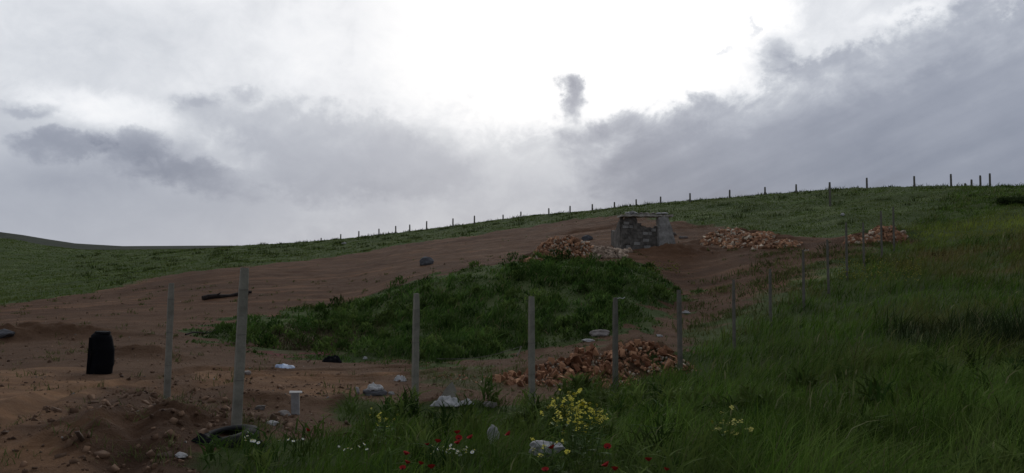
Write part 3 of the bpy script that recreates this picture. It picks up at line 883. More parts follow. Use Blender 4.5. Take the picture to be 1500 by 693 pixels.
def side_Y(u):
    t = (u - 750) / ray(u, 400)[1]
    return 9.65 / (0.75 - t)
front = [  # u, top row, distance, lean, label, hook
    (348, 392, 8.8, (0, 0.035), 'thick concrete post nearest the camera with a black tyre at its foot', 0),
    (246, 415, 12.0, (0, 0.02), 'thin grey post left of the nearest post and right of the black drum', 0),
    (608, 430, 12.2, (0, 0.01), 'tall pale post between the white cloth slab and the white sack', 0),
    (779, 434, 13.0, (0, -0.004), 'concrete post standing at the left end of the near brick heap', 0),
    (901, 436, side_Y(902), (0, 0.006), 'concrete post in the middle of the near brick heap with a bent wire end', 1),
    (996, 425, side_Y(997), (0, -0.01), 'concrete post at the right end of the near brick heap', 0),
    (1075, 410, side_Y(1075), (0, 0.0), 'first slim post uphill from the near brick heap, at the soil edge', 0),
    (1128, 394, side_Y(1128), (0, 0.01), 'second slim post uphill from the near brick heap, in dark weeds', 0),
    (1177, 366, side_Y(1178), (0, 0.0), 'third post uphill from the near brick heap, bent wire end on top', 1),
    (1213, 351, side_Y(1213), (0, -0.01), 'fourth post uphill from the near brick heap, standing alone in grass', 0),
    (1240, 326, side_Y(1240), (0, 0.0), 'post at the left end of the small brick heap behind the side fence', 0),
    (1265, 326, side_Y(1265), (0, 0.0), 'second post from the left before the small brick heap', 0),
    (1291, 309, side_Y(1292), (0, 0.0), 'post rising before the middle of the small brick heap', 0),
    (1309, 303, side_Y(1309), (0, 0.0), 'last visible post before the right end of the small brick heap', 0),
]
for i, (u, vt, Y, ln, lab, hk) in enumerate(front):
    v_mid = vt + 0.5 * 1.8 * F / Y
    x = at_depth(u, v_mid, Y).x
    make_post(x, Y, 0.5, at_depth(u, vt, Y).z, ln, lab, hook=hk, seed=i, wires=Y < 20, s=0.105 if i == 0 else 0.095 if Y < 20 else 0.074)

SKY = 'posts of the fence along the skyline'
ORD = ['first', 'second', 'third', 'fourth', 'fifth', 'sixth', 'seventh', 'eighth', 'ninth', 'tenth', 'eleventh', 'twelfth', 'thirteenth', 'fourteenth', 'fifteenth', 'sixteenth', 'seventeenth', 'eighteenth']
ridge = [(471, 348.5), (499.5, 343), (526, 338.5), (555.5, 335), (580, 331), (600.5, 329), (625, 324), (663.5, 320), (695, 316), (737, 314.5), (763, 310),
         (804, 305), (835, 301.6), (867.5, 299), (900, 296), (932, 292), (967.7, 288), (1011, 283), (1069, 278), (1121, 274), (1166.6, 270),
         (1216, 267), (1270.5, 260.5), (1340, 258), (1394, 255), (1414.5, 268.5), (1424, 263), (1437, 257), (1451, 254)]
hut_i = 15
for i, (u, vt) in enumerate(ridge):
    t = (u - 750) / ray(u, 300)[1]
    # the fence line runs from (-22,102) to (27.8,69) and on to (38.5,62)
    Y = (69 + 0.66 * 27.8) / (1 + 0.66 * t)
    if u == 1216: Y = 58.5
    x = t * Y
    if i == hut_i: lab = 'skyline post rising right above the ruined hut'
    elif i < hut_i: lab = '%s skyline post counting left from the one above the ruined hut' % ORD[hut_i - i - 1]
    elif i <= 20: lab = '%s skyline post counting right from the one above the ruined hut' % ORD[i - hut_i - 1]
    else:
        lab = {21: 'taller ridge post whose foot shows below the skyline', 22: 'skyline post just right of the taller ridge post',
               23: 'skyline post halfway between the taller ridge post and the corner group', 24: 'skyline post standing just left of the close corner group',
               25: 'shortest post of the close group at the ridge corner', 26: 'second shortest post of the close group at the ridge corner',
               27: 'second post from the right of the close ridge corner group', 28: 'rightmost and tallest post of the close ridge corner group'}[i]
    o = make_post(x, Y, 0.6, at_depth(u, vt, Y).z, (0, random.uniform(-0.02, 0.02)), lab, SKY, s=0.13 if u > 700 else 0.14, seed=50 + i, wires=False)

# ------------------------------------------------------------------ ruined hut
def wall_slab(outline_pts, thick, jag=0.0, seed=0, cuts=0):
    """an upright slab: outline in x-z, extruded along y"""
    rr = random.Random(seed)
    pts = []
    n_ = len(outline_pts)
    for i in range(n_):
        a, b = outline_pts[i], outline_pts[(i + 1) % n_]
        L_ = math.hypot(b[0] - a[0], b[1] - a[1]); k = max(1, int(L_ / 0.16))
        for q in range(k):
            f = q / k
            pts.append((a[0] + (b[0] - a[0]) * f + rr.uniform(-jag, jag), a[1] + (b[1] - a[1]) * f + rr.uniform(-jag, jag)))
    bm = bmesh.new()
    f0 = [bm.verts.new((x, -thick / 2 + rr.uniform(-jag, jag) * 0.5, z)) for x, z in pts]
    f1 = [bm.verts.new((x + rr.uniform(-jag, jag) * 0.5, thick / 2, z)) for x, z in pts]
    bm.faces.new(f0); bm.faces.new(list(reversed(f1)))
    for i in range(len(pts)):
        j = (i + 1) % len(pts)
        bm.faces.new((f0[i], f0[j], f1[j], f1[i]))
    return bm

HY = 44.5
hb = at_depth(945, 364, HY)
hut = empty('ruined_hut', (hb.x, HY, h1(hb.x, HY)), 0.10)
k = HY / F
base = at_depth(942, 364, HY).z
hz = base - hut.location.z
def hx(u): return (u - 942) * k
def hv(v): return (364 - v) * k + hz
o = obj('broken_wall', wall_slab([(hx(904), hz - 1.2), (hx(965), hz - 1.2), (hx(964), hv(331)), (hx(955), hv(331)), (hx(954), hv(334)), (hx(944), hv(334)), (hx(943), hv(331.5)), (hx(936), hv(331)), (hx(935), hv(326)), (hx(930), hv(326)), (hx(929), hv(321)), (hx(926), hv(318.5)), (hx(912), hv(318)), (hx(906), hv(340))], 0.22, 0.045, 3), M_HUT, hut)
o['label'] = 'dark front wall broken down in the middle'
o = obj('pier', wall_slab([(hx(959.5), hz - 1.2), (hx(989), hz - 1.2), (hx(984), hv(354)), (hx(979), hv(334)), (hx(974), hv(318.5)), (hx(959.5), hv(318.5))], 0.5, 0.02, 5), M_HUTPALE, hut); o.location = (0, -0.18, 0)
o['label'] = 'pale buttress-like right pier'
bm = wall_slab([(0, -1.2), (2.2, -1.2), (2.2, 1.15), (1.2, 1.0), (0.7, 1.35), (0, 1.75)], 0.22, 0.04, 7)
o = obj('side_wall', bm, M_HUT, hut); o.location = (hx(908), 0.12, hz); o.rotation_euler = (0, 0, PI / 2)
bm = wall_slab([(0, -1.2), (2.2, -1.2), (2.2, 1.2), (1.3, 1.5), (0, 1.73)], 0.22, 0.04, 8)
o = obj('side_wall', bm, M_HUT, hut); o.location = (hx(976), 0.12, hz); o.rotation_euler = (0, 0, PI / 2)
# roof lip: a thin ragged slab strip over the front
bm = bmesh.new()
rr = random.Random(4)
nseg = 16; prev = None
for i in range(nseg + 1):
    x = hx(904) + (hx(981) - hx(904)) * i / nseg
    zt = hv(314.6) + rr.uniform(-0.045, 0.03); zb = hv(317.6) + rr.uniform(-0.02, 0.02)
    y0, y1 = -0.38 + rr.uniform(-0.14, 0.10), 0.62 + rr.uniform(-0.15, 0.15)
    ring = [bm.verts.new(c) for c in ((x, y0, zb), (x, y1, zb), (x, y1, zt), (x, y0, zt))]
    if prev:
        for q in range(4):
            bm.faces.new((prev[q], prev[(q + 1) % 4], ring[(q + 1) % 4], ring[q]))
    else: bm.faces.new(list(reversed(ring)))
    prev = ring
bm.faces.new(prev)
obj('roof_slab', bm, M_ROOF, hut)
rr = random.Random(77)
for zi in range(8):
    zc = hz + 0.08 + zi * 0.19
    xx = hx(907) + rr.uniform(0, 0.25)
    while xx < hx(958):
        wd = rr.uniform(0.22, 0.42)
        lim = hv(333) if xx > hx(932) - wd else hv(320)
        if rr.random() < 0.62 and zc + 0.1 < lim and xx + wd < hx(958):
            bm = bmesh.new()
            add_box(bm, (xx + wd / 2, -0.112, zc), (wd - 0.03, 0.05, 0.165), (rr.uniform(-.04, .04), rr.uniform(-.02, .02), rr.uniform(-.04, .04)), 0.012, rr)
            obj('wall_block', bm, M_HUTPALE if rr.random() < 0.5 else M_HUT, hut)
        xx += wd
tag(hut, 'small ruined grey cement hut with broken front wall and ragged roof slab', 'hut')
# stones lying on the roof
roofz = hut.matrix_world
for i, (u, v, sx, sz) in enumerate([(916, 313.3, 0.16, 0.07), (921, 311.8, 0.22, 0.11), (927, 313.2, 0.16, 0.07), (935, 313.8, 0.14, 0.05), (944, 313.6, 0.18, 0.05), (953, 313.8, 0.15, 0.05), (962, 313.2, 0.16, 0.06), (970, 313.0, 0.20, 0.06)]):
    o = obj('roof_stone', stone_bm(sx * 1.15, 0.24, sz * 1.35, 60 + i, 2), M_PALE if i in (0, 1, 2, 6, 7) else M_STONE)
    c, s_ = math.cos(0.10), math.sin(0.10); lx = hx(u); ly = -0.12
    o.location = (hut.location.x + c * lx - s_ * ly, hut.location.y + s_ * lx + c * ly, hut.location.z + hv(313.9) + sz * 0.6)
    lab = ['pale flat stone at the left end of the hut roof', 'largest pale stone heaped on the hut roof', 'pale stone right of the largest one on the hut roof', 'brown flat stone left of the middle of the hut roof',
           'brown stone in the middle of the hut roof', 'brown stone right of the middle of the hut roof', 'pale stone on the hut roof above the pier left edge', 'pale flat stone at the right end of the hut roof'][i]
    tag(o, lab, 'stone', 'stones lying on the hut roof')

# ------------------------------------------------------------------ black drum
dp = at_depth(146, 541, 15.2); dz = h1(dp.x, 15.2)
drum = empty('plastic_drum', (dp.x, 15.2, dz - 0.03), 0.4); drum.rotation_euler = (0.03, 0.05, 0.4)
bm = bmesh.new()
prof = [(0.0, 0.0), (0.225, 0.0), (0.250, 0.03), (0.246, 0.16), (0.252, 0.19), (0.252, 0.22), (0.244, 0.25), (0.236, 0.46), (0.242, 0.49), (0.242, 0.52), (0.233, 0.55), (0.226, 0.70), (0.205, 0.765), (0.15, 0.80), (0.0, 0.80)]
seg = 32; rings = []
for r_, z_ in prof:
    if r_ == 0: rings.append([bm.verts.new((0, 0, z_))]); continue
    rings.append([bm.verts.new((r_ * math.cos(2 * PI * q / seg) * (1 + 0.03 * math.sin(3 * q * 2 * PI / seg + z_ * 4)), r_ * math.sin(2 * PI * q / seg), z_)) for q in range(seg)])
for a, b in zip(rings, rings[1:]):
    for q in range(seg):
        q2 = (q + 1) % seg
        if len(a) == 1: bm.faces.new((a[0], b[q2], b[q]))
        elif len(b) == 1: bm.faces.new((a[q], a[q2], b[0]))
        else: bm.faces.new((a[q], a[q2], b[q2], b[q]))
for v in bm.verts:
    dn = float(fbm(np.array([math.atan2(v.co.y, v.co.x) * 1.1]), np.array([v.co.z * 4.0]), 2, 93)[0])
    v.co.x *= 0.84 * (1 + 0.10 * dn); v.co.y *= 0.84 * (1 + 0.10 * dn); v.co.x += 0.03 * math.sin(v.co.z * 5)
obj('body', bm, M_BLACK, drum, True)
bm = bmesh.new(); bmesh.ops.create_cone(bm, cap_ends=True, segments=28, radius1=0.15, radius2=0.13, depth=0.035, matrix=Matrix.Translation((0.0, 0, 0.815)))
obj('lid', bm, M_BLACK, drum)
bm = bmesh.new(); add_box(bm, (-0.195, -0.06, 0.38), (0.05, 0.09, 0.68), (0, 0.02, 0), 0.008)
obj('side_flap', bm, M_BLACK, drum)
tag(drum, 'black plastic drum standing upright on the brown track', 'drum')

# ------------------------------------------------------------------ litter and stones
def stone(u, v, sx, sy, sz, material, label, seed, cat='stone', name='stone', rz=0.0, sink=0.35, group=None, sub=3, above=0.0):
    p = at(u, v)
    o = obj(name, stone_bm(sx, sy, sz, seed, sub), material)
    o.location = (p.x, p.y, h1(p.x, p.y) + sz * (1 - 2 * sink) + above); o.rotation_euler = (0, 0, rz)
    return tag(o, label, cat, group)

stone(625, 388, 0.42, 0.35, 0.36, M_GREY, 'grey boulder alone on the brown slope above the weedy bank', 301, 'boulder', 'boulder')
stone(4, 493, 0.35, 0.2, 0.15, M_GREY, 'dark boulder on the soil ledge left of the black drum', 302, 'boulder', 'boulder')
stone(504, 358, 0.30, 0.22, 0.20, M_PALE, 'small white stone on the green slope under the left skyline posts', 303)
stone(1234, 316, 0.13, 0.12, 0.14, M_PALE, 'small white stone in the turf below the taller ridge post', 304)
stone(343, 634, 0.09, 0.08, 0.055, M_PALE, 'white stone leaning against the foot of the nearest post', 305)
stone(397, 622, 0.09, 0.05, 0.035, M_PALE, 'flat pale stone right of the nearest post on broken soil', 306)
stone(265, 670, 0.06, 0.05, 0.035, M_PALE, 'pinkish white stone on the dug soil left of the tyre', 307)
stone(416, 608, 0.10, 0.07, 0.05, M_STONE, 'brown grey stone just left below the white concrete stub', 308)
stone(382, 600, 0.09, 0.07, 0.06, M_STONE, 'brown stone on the soil mound right of the nearest post', 309)
stone(722, 662, 0.07, 0.06, 0.11, M_PALE, 'upright whitish stone in the grass below the white sack', 317, above=0.14)
stone(800, 694, 0.17, 0.10, 0.08, M_PALE, 'white rock half hidden by grass below the yellow mustard plant', 311, above=0.20)
stone(880, 491, 0.33, 0.2, 0.14, M_STONE, 'flat brown grey stone at the foot of the weedy bank', 312)
stone(862, 500, 0.20, 0.12, 0.06, M_PALE, 'pale flat stone above the near brick heap', 313)
stone(966, 493, 0.10, 0.07, 0.06, M_PALE, 'small white stone above the right part of the near heap', 314)
stone(1005, 459, 0.16, 0.1, 0.09, M_PALE, 'small white stone on soil near the right tip of the weedy bank', 315)
stone(718, 595, 0.12, 0.08, 0.07, M_STONE, 'brownish stone right of the white sack', 316)
stone(573, 578, 0.06, 0.05, 0.04, M_PALE, 'tiny pale stone right of the cloth covered slab', 317)
stone(535, 526, 0.06, 0.05, 0.05, M_PALE, 'tiny white stone at the weedy bank edge right of the black bag', 318)
stone(362, 548, 0.08, 0.07, 0.05, M_STONE, 'brown stone on the flat soil right of the nearest post', 319)
stone(860, 352, 0.35, 0.3, 0.26, M_GREY, 'dark boulder on soil between the orange brick heap and the hut', 321, 'boulder', 'boulder')
stone(985, 345, 0.25, 0.2, 0.16, M_STONE, 'brown stone fallen beside the right pier of the hut', 322)
stone(1000, 349, 0.3, 0.2, 0.12, M_STONE, 'flat brown stone right of the hut pier', 323)

def cloth_lump(sx, sy, sz, seed, material, name):
    bm = bmesh.new(); n_ = 22; g = []
    X, Y = np.meshgrid(np.linspace(-1, 1, n_), np.linspace(-1, 1, n_))
    r = np.sqrt(X**2 + Y**2)
    Z = np.clip(1 - r**2, -0.1, 1)**0.7 if False else np.maximum(1 - r**2.2, -0.08)
    Z = np.maximum(1 - r**4.5, -0.08) * (0.62 + 0.75 * fbm(X * 1.6 + seed, Y * 1.6, 3, seed)) + 0.30 * np.abs(fbm(X * 2.6 + seed, Y * 2.6, 3, seed + 3))
    k = 1 + 0.5 * fbm(X * 1.5 + seed, Y * 1.5, 3, seed + 7)
    # squash the square sheet to a rounded outline
    lim = np.maximum(np.abs(X), np.abs(Y)) / np.maximum(r, 1e-6)
    vs = [[bm.verts.new((X[i, j] * lim[i, j] * k[i, j] * sx, Y[i, j] * lim[i, j] * k[i, j] * sy, Z[i, j] * sz)) for j in range(n_)] for i in range(n_)]
    for i in range(n_ - 1):
        for j in range(n_ - 1):
            bm.faces.new((vs[i][j], vs[i][j + 1], vs[i + 1][j + 1], vs[i + 1][j]))
    r_ = bmesh.ops.extrude_face_region(bm, geom=list(bm.faces))
    for v in r_['geom']:
        if isinstance(v, bmesh.types.BMVert): v.co.z -= 0.012
    return obj(name, bm, material, None, True)
# tyre at the foot of the nearest post
tp = at(336, 646)
bm = bmesh.new()
R0, segs = 0.27, 40
prof = [(0.17, 0.02), (0.185, 0.0), (0.25, -0.005), (0.30, 0.015), (0.315, 0.05), (0.315, 0.12), (0.30, 0.155), (0.25, 0.175), (0.185, 0.17), (0.17, 0.15), (0.2, 0.13), (0.27, 0.12), (0.27, 0.05), (0.2, 0.04)]
rings = []
for q in range(segs):
    a = 2 * PI * q / segs; tr = 0.008 if q % 2 else 0
    rings.append([bm.verts.new(((r_ - (tr if r_ > 0.31 else 0)) * math.cos(a), (r_ - (tr if r_ > 0.31 else 0)) * math.sin(a), z_)) for r_, z_ in prof])
for q in range(segs):
    a, b = rings[q], rings[(q + 1) % segs]
    for j in range(len(prof)):
        bm.faces.new((a[j], b[j], b[(j + 1) % len(prof)], a[(j + 1) % len(prof)]))
tyre = obj('tyre', bm, M_RUBBER, None, True)
tyre.location = (tp.x, tp.y, h1(tp.x, tp.y) - 0.075); tyre.rotation_euler = (0.05, -0.14, 0.3)
tag(tyre, 'old black tyre lying at the foot of the nearest post', 'tyre')

for (u, v, sx, sy, sz, sd_, lab) in ((303, 650, 0.20, 0.12, 0.10, 31, 'torn black plastic sheet crumpled left of the tyre'), (368, 652, 0.16, 0.10, 0.09, 37, 'torn black plastic sheet under the daisies right of the tyre')):
    p = at(u, v); o = cloth_lump(sx, sy, sz, sd_, M_BLACK, 'plastic_sheet'); o.location = (p.x, p.y, h1(p.x, p.y) - 0.01)
    tag(o, lab, 'plastic sheet')
# white concrete stub with a wider head
sp_ = at(433, 607)
stub = empty('post_stub', (sp_.x, sp_.y, h1(sp_.x, sp_.y)), 0.25); stub.rotation_euler = (0.12, -0.03, 0.25)
bm = bmesh.new(); add_box(bm, (0, 0, 0.10), (0.105, 0.09, 0.42), (0, 0, 0), 0.006); obj('shaft', bm, M_PALE, stub)
bm = bmesh.new(); add_box(bm, (0.01, 0, 0.316), (0.17, 0.095, 0.010), (0, 0.04, 0), 0.004); obj('top_plate', bm, M_PALE, stub)
tag(stub, 'short white concrete stub standing in the soil with a wider top', 'post stub')

# slab under a white cloth
q = at(546, 578)
slab = obj('stone_slab', stone_bm(0.26, 0.17, 0.10, 410, 3, 0.15), M_GREY)
slab.location = (q.x, q.y, h1(q.x, q.y) + 0.03); slab.rotation_euler = (0.05, 0.06, 0.1)
tag(slab, 'dark flat stone slab with a white cloth on top', 'stone slab')
c1 = cloth_lump(0.15, 0.12, 0.10, 3, M_CLOTH, 'cloth'); c1.location = (q.x + 0.03, q.y - 0.03, slab.location.z + 0.065)
tag(c1, 'white cloth bunched on top of the dark flat slab', 'cloth')
q2 = at(524, 577)
o = obj('stone', stone_bm(0.03, 0.03, 0.10, 415, 2), M_PALE); o.location = (q2.x, q2.y, h1(q2.x, q2.y) + 0.06); o.rotation_euler = (0, -0.25, 0)
tag(o, 'thin upright pale stone at the left end of the cloth covered slab', 'stone')
q3 = at(586, 558)
c2 = cloth_lump(0.13, 0.10, 0.12, 8, M_CLOTH, 'plastic_bag'); c2.location = (q3.x, q3.y, h1(q3.x, q3.y))
tag(c2, 'small crumpled white bag on soil just left of the tall pale post', 'bag')
q4 = at(655, 592)
c3 = cloth_lump(0.25, 0.13, 0.13, 12, M_CLOTH, 'sack'); c3.location = (q4.x, q4.y, h1(q4.x, q4.y) - 0.02)
tag(c3, 'white sack lying on the soil mound in front of the pointed slab', 'sack')
q5 = at(683, 592)
c4 = cloth_lump(0.10, 0.07, 0.08, 15, M_CLOTH, 'plastic_bag'); c4.location = (q5.x, q5.y, h1(q5.x, q5.y))
tag(c4, 'little white bag lying at the right end of the white sack', 'bag')
bm = wall_slab([(-0.2, -0.1), (0.12, -0.1), (0.14, 0.12), (0.08, 0.25), (0.0, 0.17)], 0.06, 0.012, 9)
o = obj('pointed_slab', bm, M_CONC); p_ = at(655, 583); o.location = (p_.x, p_.y, h1(p_.x, p_.y)); o.rotation_euler = (-0.2, 0, 0.1)
tag(o, 'grey pointed concrete slab standing behind the white sack', 'slab')
q6 = at(417, 539)
c5 = cloth_lump(0.22, 0.14, 0.09, 21, M_BLUEBAG, 'plastic_bag'); c5.location = (q6.x, q6.y, h1(q6.x, q6.y))
tag(c5, 'blue and white plastic bag lying flat on brown soil', 'bag')
q7 = at(487, 531)
c6 = cloth_lump(0.22, 0.17, 0.18, 25, M_BLACK, 'plastic_bag'); c6.location = (q7.x, q7.y, h1(q7.x, q7.y)); c6.rotation_euler = (0, 0.15, 0.2)
tag(c6, 'black plastic bag slumped at the foot of the weedy bank', 'bag')

# branches, sticks, wire
def branch(name, pts, r0, r1, material, label, cat, twigs=()):
    bm = bmesh.new()
    n_ = len(pts)
    tube(bm, pts, [r0 + (r1 - r0) * i / (n_ - 1) for i in range(n_)], 7)
    for tw in twigs:
        tube(bm, tw, [r0 * 0.45, r0 * 0.15], 5)
    return tag(obj(name, bm, material), label, cat)
def gp(u, v, up=0.0):
    p = at(u, v); return Vector((p.x, p.y, h1(p.x, p.y) + up))
a, b = gp(297, 440), gp(368, 431)
pts = [a.lerp(b, f) + Vector((0, 0, 0.08 + 0.05 * math.sin(f * 9))) for f in (0, 0.12, 0.25, 0.4, 0.55, 0.7, 0.85, 1)]
branch('fallen_log', pts, 0.13, 0.07, M_WOOD, 'dark charred log lying across the brown slope behind the nearest post', 'log', [(pts[2], pts[2] + Vector((0.25, 0, 0.16))), (pts[6], pts[6] + Vector((0.2, 0.1, -0.1)))])
a, b = gp(272, 492), gp(318, 486)
pts = [a.lerp(b, f) + Vector((0, 0, 0.04 + 0.04 * math.sin(f * 7))) for f in (0, 0.2, 0.4, 0.6, 0.8, 1)]
branch('dead_branch', pts, 0.03, 0.012, M_WOOD, 'thin dead branch on soil at the left tip of the weedy bank', 'branch', [(pts[3], pts[3] + Vector((0.15, 0, 0.12))), (pts[1], pts[1] + Vector((-0.1, 0, 0.1)))])
a = gp(757, 522); 
b = a + Vector((0.12, 0, 0.26))
branch('leaning_stick', [a - Vector((0.05, 0, 0.1)), a, a.lerp(b, 0.5) + Vector((0.01, 0, 0)), b], 0.022, 0.015, M_STICK, 'pale stick leaning in the ground left of the near brick heap', 'stick')
c = gp(640, 533, 0.12)
wp = [b.lerp(c, f) + Vector((0, 0, -0.22 * math.sin(PI * f) * 0.55)) for f in np.linspace(0, 1, 14)]
branch('loose_wire', [tuple(x) for x in wp], 0.006, 0.006, M_WIRE, 'slack thin wire running left from the pale leaning stick', 'wire')

# ------------------------------------------------------------------ flowers
def petal_ring(bm, c, r, n_, cup, up=Vector((0, 0, 1)), wid=1.0, tilt=0.0):
    rr = random.Random(int(c.x * 977) ^ n_)
    for i in range(n_):
        a = 2 * PI * i / n_ + tilt
        d = Vector((math.cos(a), math.sin(a), 0)); s = Vector((-d.y, d.x, 0))
        v0 = bm.verts.new(c)
        w = r * wid * PI / n_
        v1 = bm.verts.new(c + d * r * 0.6 + s * w + Vector((0, 0, r * cup * 0.6 + rr.uniform(-.1, .1) * r)))
        v2 = bm.verts.new(c + d * r + s * w * 0.4 + Vector((0, 0, r * cup * 1.2 + rr.uniform(-.1, .1) * r)))
        v3 = bm.verts.new(c + d * r - s * w * 0.4 + Vector((0, 0, r * cup * 1.2 + rr.uniform(-.1, .1) * r)))
        v4 = bm.verts.new(c + d * r * 0.6 - s * w + Vector((0, 0, r * cup * 0.6 + rr.uniform(-.1, .1) * r)))
        bm.faces.new((v0, v4, v3, v2, v1))

def make_poppy():
    r = empty('poppy', (0, 0, 0))
    bm = bmesh.new(); tube(bm, [(0, 0, -0.5), (0.01, 0, -0.25), (0.02, 0.01, -0.08), (0, 0, 0)], 0.0022, 5); obj('stem', bm, M_STEM, r)
    for i in range(4):
        bm = bmesh.new(); n_ = 6
        a0 = PI / 2 * i
        rows = []
        for j in range(5):
            f = j / 4; row = []
            for q in range(n_):
                a = a0 + (q / (n_ - 1) - 0.5) * 1.9
                rad = 0.036 * f
                z = 0.036 * (0.85 * f ** 1.5) + 0.003 * math.sin(q * 2.6 + i) * f + (0.002 if i % 2 else 0)
                row.append(bm.verts.new((rad * math.cos(a), rad * math.sin(a), z)))
            rows.append(row)
        for r0_, r1_ in zip(rows, rows[1:]):
            for q in range(n_ - 1): bm.faces.new((r0_[q], r0_[q + 1], r1_[q + 1], r1_[q]))
        bmesh.ops.remove_doubles(bm, verts=bm.verts, dist=1e-5)
        obj('petal', bm, M_POPPY, r, True)
    bm = bmesh.new(); bmesh.ops.create_icosphere(bm, subdivisions=1, radius=0.009, matrix=Matrix.Translation((0, 0, 0.012))); obj('seed_head', bm, M_DARKC, r)
    return r
poppies = [(450, 632, 'poppy alone before the dark hollow below the white stub'),
           (626, 653, 'small poppy left of the white daisy clump'), (641, 649, 'poppy just above the white daisy clump'),
           (670, 636, 'uppermost poppy of the close group right of the daisy clump'), (672, 644, 'middle poppy of the close group right of the daisy clump'), (671, 651, 'lowest poppy of the close group right of the daisy clump'),
           (690, 643, 'poppy between the close group and the upright whitish stone'), (746, 638, 'poppy right of the upright whitish stone'),
           (809, 658, 'bright poppy above the grass hidden white rock'), (594, 667, 'poppy above the lower left poppy cluster'),
           (596, 680, 'largest poppy of the lower left cluster'), (590, 688, 'lowest poppy of the lower left cluster'), (616, 681, 'right neighbour of the lower left poppy cluster'), (632, 687, 'poppy at the lower edge right of the lower left cluster'),
           (890, 657, 'upper poppy of the pair below the mustard plant right side'), (889, 684, 'lower poppy of the pair below the mustard plant right side'), (901, 690, 'poppy low in the grass right of that lower pair'),
           (950, 676, 'poppy in dark grass right of the pair'), (976, 690, 'rightmost poppy low in the dark grass'), (799, 691, 'poppy in front of the grass hidden white rock')]
pp = make_poppy()
for i, (u, v, lab) in enumerate(poppies):
    o = pp if i == 0 else copy_tree(pp)
    p = at(u, v, above=0.42)
    o.location = p; s = random.uniform(0.55, 0.85); o.scale = (s, s, s)
    o.rotation_euler = (random.uniform(0.1, 0.7), random.uniform(-0.4, 0.4), random.uniform(0, 6))
    tag(o, 'red ' + lab, 'poppy', 'red poppies in the foreground grass')

def make_daisy():
    r = empty('daisy', (0, 0, 0))
    bm = bmesh.new(); tube(bm, [(0, 0, -0.3), (0.008, 0, -0.12), (0, 0, 0)], 0.002, 4); obj('stem', bm, M_STEM, r)
    bm = bmesh.new(); petal_ring(bm, Vector((0, 0, 0)), 0.020, 9, 0.1, wid=0.95); obj('petals', bm, M_WHITEPETAL, r)
    bm = bmesh.new(); bmesh.ops.create_icosphere(bm, subdivisions=1, radius=0.007, matrix=Matrix.Translation((0, 0, 0.003))); obj('flower_centre', bm, M_YEL, r)
    return r
dz_ = make_daisy(); first = True
DCL = [('tyre foot', (368, 641, 14, 12), 11, 'white daisy in the clump right of the tyre', 'white daisies beside the tyre'),
       ('mid', (655, 659, 26, 8), 22, 'white daisy in the low clump beneath the red poppies', 'white daisies beneath the poppies'),
       ('left', (516, 657, 16, 5), 7, 'white daisy in the grass left of the poppies', 'white daisies left of the poppies'),
       ('low', (430, 645, 18, 5), 6, 'white daisy between the tyre and the left edge of the tall grass', 'white daisies below the white stub'),
       ('flat', (685, 662, 12, 5), 6, 'white daisy right of the low clump beneath the poppies', 'white daisies right of the low clump')]
for nm, (cu, cv, ru, rv), n_, lab, grp in DCL:
    for i in range(n_):
        o = dz_ if first else copy_tree(dz_); first = False
        o.location = at(cu + random.gauss(0, ru * 0.55), cv + random.gauss(0, rv * 0.6), above=0.30)
        s = random.uniform(0.5, 0.9); o.scale = (s, s, 1)
        o.rotation_euler = (random.uniform(0.1, 0.8), random.uniform(-0.4, 0.4), random.uniform(0, 6))
        tag(o, lab, 'daisy', grp)

